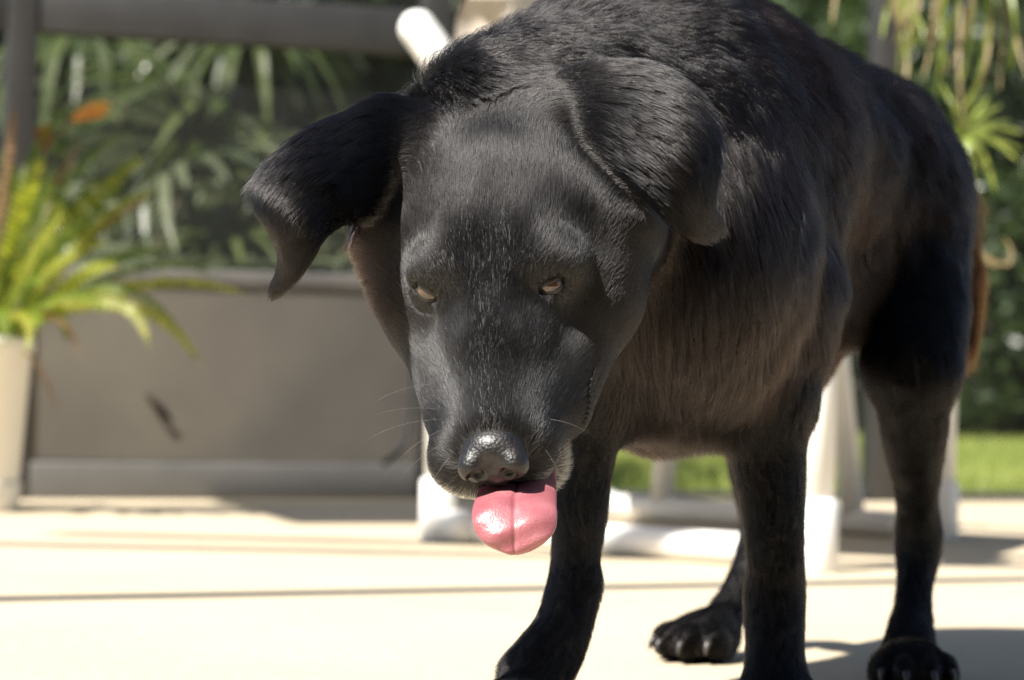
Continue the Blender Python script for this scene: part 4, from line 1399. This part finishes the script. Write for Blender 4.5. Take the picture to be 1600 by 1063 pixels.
    def leaf_cloud(seed, lobes, nleaf, size):
        r = np.random.default_rng(seed)
        lob = np.array(lobes, dtype=float)
        w = lob[:, 3] ** 2; ix = r.choice(len(lob), nleaf, p=w / w.sum())
        v = r.standard_normal((nleaf, 3)); v /= np.linalg.norm(v, axis=1, keepdims=True)
        rr = r.random(nleaf) ** 0.45
        c = lob[ix, :3] + v * (lob[ix, 3] * rr)[:, None]
        a = r.standard_normal((nleaf, 3)); a /= np.linalg.norm(a, axis=1, keepdims=True)
        b = np.cross(a, r.standard_normal((nleaf, 3))); b /= np.linalg.norm(b, axis=1, keepdims=True)
        s = size * (0.6 + 0.8 * r.random(nleaf))[:, None]
        V = np.stack([c - a * s, c + b * s * 0.42 - a * s * 0.1, c + a * s, c - b * s * 0.42 - a * s * 0.1], 1).reshape(-1, 3)
        Q = np.arange(nleaf * 4).reshape(-1, 4)
        return mesh_np('crown', V, Q, False)

    def shrub(name, cat, loc, label, group, r_, h, nleaf, size, mat, seed, trunk=0.12):
        r = random.Random(seed)
        t = empty(name, loc); tag(t, label, cat, group)
        lobes = []
        for k in range(16):
            az = r.uniform(0, 6.283); q = r.random() ** 0.5
            z = h * (trunk + (1 - trunk) * r.random())
            fall = 1 - 0.5 * abs(2 * (z / h - trunk) / (1 - trunk) - 0.8)
            lobes.append((math.cos(az) * r_ * q * fall, math.sin(az) * r_ * q * fall, z, r_ * r.uniform(0.22, 0.45)))
        link('crown', leaf_cloud(seed, lobes, nleaf, size), mat, t, False)
        tr_ = MB()
        tr_.tube([Vector((0, 0, -0.05)), Vector((r.uniform(-.05, .05), 0, h * trunk)), Vector((r.uniform(-.1, .1), r.uniform(-.1, .1), h * 0.6))], [0.035 * h ** 0.6, 0.028 * h ** 0.6, 0.012 * h ** 0.6], 8)
        for k in range(5):
            q = lobes[k]
            tr_.tube([Vector((0, 0, h * trunk * 0.9)), Vector((q[0] * .5, q[1] * .5, (q[2] + h * trunk) / 2)), Vector(q[:3])], [0.02 * h ** 0.6, 0.014 * h ** 0.6, 0.005], 6)
        tr_.build('trunk', bark, t, True, False)
        return t

    # back of the lawn, right: a row of shrubs; behind the palmettos: dark hedge
    row = [(880, 12.9, .9, 2.3), (1010, 13.2, 1.0, 2.6), (1130, 12.8, .9, 2.2), (1245, 13.2, 1.0, 2.6), (1350, 12.7, .85, 2.0), (1450, 13.1, .9, 2.5), (1550, 12.7, .9, 2.1), (1650, 13.2, 1.0, 2.6), (1760, 12.8, 1., 2.4), (1880, 13.0, 1., 2.5)]
    labs = ['shrub at the lawn edge hidden behind the dog chest', 'dark shrub seen under the dog belly at the left', 'shrub between the fore legs of the dog behind the lawn', 'dark shrub behind the white chair leg',
            'low shrub seen between the dog legs beyond the lawn', 'dark shrub behind the hind leg of the dog', 'dark shrub on the lawn edge right of the dog rump', 'big shrub at the right edge of the picture',
            'shrub beyond the right edge of the lawn', 'last shrub to the right along the lawn']
    for i, (px, d, r_, h) in enumerate(row):
        p = at(px, 600, d); p.z = -0.05
        shrub('shrub', 'shrub', p, labs[i], 'shrubs along the back of the lawn', r_, h, 4200, 0.055, shr_m[i % 2], 60 + i, 0.02)
    hl = ['dark hedge bush far left behind the palmettos', 'dark hedge bush behind the palmettos above the fern', 'dark hedge bush behind the rail left of the chair', 'dark hedge bush behind the dog head']
    for i, px in enumerate((-120, 150, 390, 620)):
        p = at(px, 600, 9.2 + 0.3 * (i % 2)); p.z = -0.05
        shrub('hedge_bush', 'bush', p, hl[i], 'hedge behind the palmettos', 0.95, 2.5, 5200, 0.06, shr_m[0], 90 + i, 0.02)
    tl = ['tall tree behind the hedge at the left', 'tall tree behind the hedge above the dog ear', 'tall tree behind the dog neck', 'pale trunked tree behind the dog back', 'tall dark tree at the right behind the shrubs', 'tree at the far right edge']
    for i, (px, d, r_, h) in enumerate(((60, 15, 2.4, 7.5), (470, 16, 2.4, 8), (860, 15.5, 2.2, 7.5), (1240, 16.5, 2.2, 8), (1560, 15, 2.4, 7.5), (1950, 15, 2.4, 7.0))):
        p = at(px, 600, d); p.z = -0.05
        shrub('tree', 'tree', p, tl[i], 'trees beyond the garden', r_, h, 9000, 0.12, shr_m[i % 2], 120 + i, 0.12)

    # ---------------- hanging spider plant right of the dog
    spid_m = leaf_mat('spider_leaf', (0.11, 0.17, 0.025), (0.27, 0.32, 0.08), 0.4, 0.4, 5)
    dry_m = leaf_mat('dry_runner', (0.17, 0.13, 0.06), (0.28, 0.22, 0.11), 0.25, 0.6, 5)
    dS = 3.9
    hub = at(1480, -150, dS)
    sp = empty('spider_plant', hub)
    tag(sp, 'hanging spider plant with long yellow green trailing leaves right of the dog', 'hanging plant')

    def ribbon(pts, w, m_, name):
        n_ = 14
        P = lerp_path(pts, n_)
        V, Fc = [], []
        for k in range(1):
            side = []
            for i in range(n_):
                t_ = (P[min(i + 1, n_ - 1)] - P[max(i - 1, 0)]).normalized()
                s_ = t_.cross(Vector((0.25, 1, 0.1))); s_.normalize(); side.append(s_)
            blade_strip(V, Fc, P, [w * 0.72 * (math.sin(math.pi * min(1, 0.15 + 0.85 * i / (n_ - 1))) ** 0.6) + 0.0004 for i in range(n_)], side, 0.25)
        link(name, mesh_from(name, V, Fc), m_, sp)

    for pts, w, k in (([(1480, -150), (1535, -60), (1543, 40), (1528, 130), (1490, 185)], .0045, 's'), ([(1480, -150), (1500, -20), (1478, 60), (1455, 95)], .0045, 's'),
                      ([(1470, -150), (1440, -40), (1412, 30), (1398, 70)], .0045, 'd'), ([(1480, -150), (1476, 0), (1470, 90), (1462, 150)], .004, 's'),
                      ([(1490, -150), (1520, -20), (1500, 70), (1470, 120)], .004, 'd'), ([(1470, -150), (1410, -60), (1385, 20), (1378, 60)], .0045, 's'),
                      ([(1480, -150), (1430, -10), (1425, 60), (1418, 90)], .004, 's'), ([(1485, -150), (1500, 0), (1498, 100), (1505, 200)], .003, 'd'),
                      ([(1485, -150), (1560, -60), (1585, 30), (1580, 110)], .004, 's'), ([(1460, -150), (1350, -90), (1310, -20), (1300, 40)], .005, 'd'),
                      ([(1470, -150), (1400, -30), (1440, 40), (1436, 70)], .0035, 's'), ([(1480, -150), (1545, -20), (1540, 100), (1515, 160)], .0035, 'd')):
        ribbon([at(x, y, dS + pr.uniform(-.08, .08)) for x, y in pts], w, spid_m if k == 's' else dry_m, 'leaf')
    for k in range(12):
        x0 = pr.uniform(1385, 1580); b_ = pr.uniform(-40, 40); y1 = pr.uniform(30, 170)
        ribbon([at(1480, -150, dS), at(x0 * 0.6 + 1480 * 0.4, -90 - abs(x0 - 1480) * 0.3, dS), at(x0, 0, dS + pr.uniform(-.1, .1)), at(x0 + b_ * 0.4, y1 * 0.6, dS), at(x0 + b_, y1, dS + pr.uniform(-.05, .05))], pr.uniform(.003, .0048), pr.choice((spid_m, spid_m, dry_m)), 'leaf')
    hubp = (1503, 212)
    for e, m1, w in (((1600, 208), (1550, 200), .006), ((1592, 252), (1545, 215), .0055), ((1565, 165), (1530, 185), .005), ((1555, 300), (1535, 240), .005), ((1528, 120), (1520, 160), .005),
                     ((1470, 130), (1490, 165), .005), ((1540, 270), (1520, 235), .005), ((1600, 235), (1560, 222), .005), ((1580, 190), (1545, 195), .005), ((1525, 340), (1518, 270), .006), ((1450, 240), (1475, 205), .005), ((1515, 300), (1512, 250), .006),
                     ((1560, 225), (1530, 205), .006), ((1545, 150), (1525, 180), .005)):
        ribbon([at(*hubp, dS), at(*m1, dS - .03), at(*e, dS + pr.uniform(-.08, .08))], w, spid_m, 'leaf')
    for pts in ([(1515, 300), (1522, 370), (1528, 420), (1530, 460)], [(1524, 385), (1545, 405), (1574, 414), (1580, 392), (1568, 370)], [(1526, 395), (1550, 415), (1560, 412)]):
        ribbon([at(x, y, dS) for x, y in pts], .004, dry_m, 'runner')
    bask = noise_mat('basket', (0.05, 0.04, 0.03), (0.10, 0.08, 0.05), 40, 0.9, 1.0, 120)
    bk = empty('hanging_basket', hub)
    tag(bk, 'dark hanging basket above the trailing spider plant', 'basket')
    MB().lathe([(0.0, -0.10), (0.06, -0.095), (0.10, -0.04), (0.115, 0.03), (0.12, 0.03), (0.105, 0.0), (0.0, 0.0)], hub + UPV * 0.07, 28).build('bowl', bask, bk)
    topz = BEAM_Z
    for k in range(3):
        a_ = 2.1 * k
        MB().tube([hub + UPV * 0.10 + Vector((math.cos(a_), math.sin(a_), 0)) * 0.115, Vector((hub.x, hub.y, hub.z + 0.5))], 0.002, 6).build('chain', bronze, bk)
    MB().tube([Vector((hub.x, hub.y, hub.z + 0.5)), Vector((hub.x, hub.y, topz))], 0.002, 6).build('chain', bronze, bk)

    # ---------------- grass on the lawn
    g = np.random.default_rng(5)
    nb = 60000
    y = 4.2 + 8.0 * g.random(nb) ** 0.8
    x = (-0.08 + 0.40 * g.random(nb)) * y
    side_ok = ((x - WA.x) * WN.x + (y - WA.y) * WN.y) < -0.09
    x, y = x[side_ok], y[side_ok]; nb = len(x)
    hgt = 0.035 + 0.05 * g.random(nb); az = g.random(nb) * 6.283; ln = 0.03 * g.random(nb)
    w = 0.003 + 0.002 * g.random(nb)
    z0 = np.full(nb, -0.052)
    ca, sa = np.cos(az), np.sin(az)
    V = np.stack([np.stack([x - ca * w, y - sa * w, z0], 1), np.stack([x + ca * w, y + sa * w, z0], 1), np.stack([x + sa * ln, y - ca * ln, z0 + hgt], 1)], 1).reshape(-1, 3)
    gm = leaf_mat('grass', (0.25, 0.32, 0.07), (0.44, 0.48, 0.14), 0.4, 0.5, 0.8)
    go = link('grass', mesh_np('grass', V, np.arange(nb * 3).reshape(-1, 3), False), gm)
    tag(go, 'sunlit short green grass of the lawn', 'grass', kind='stuff')
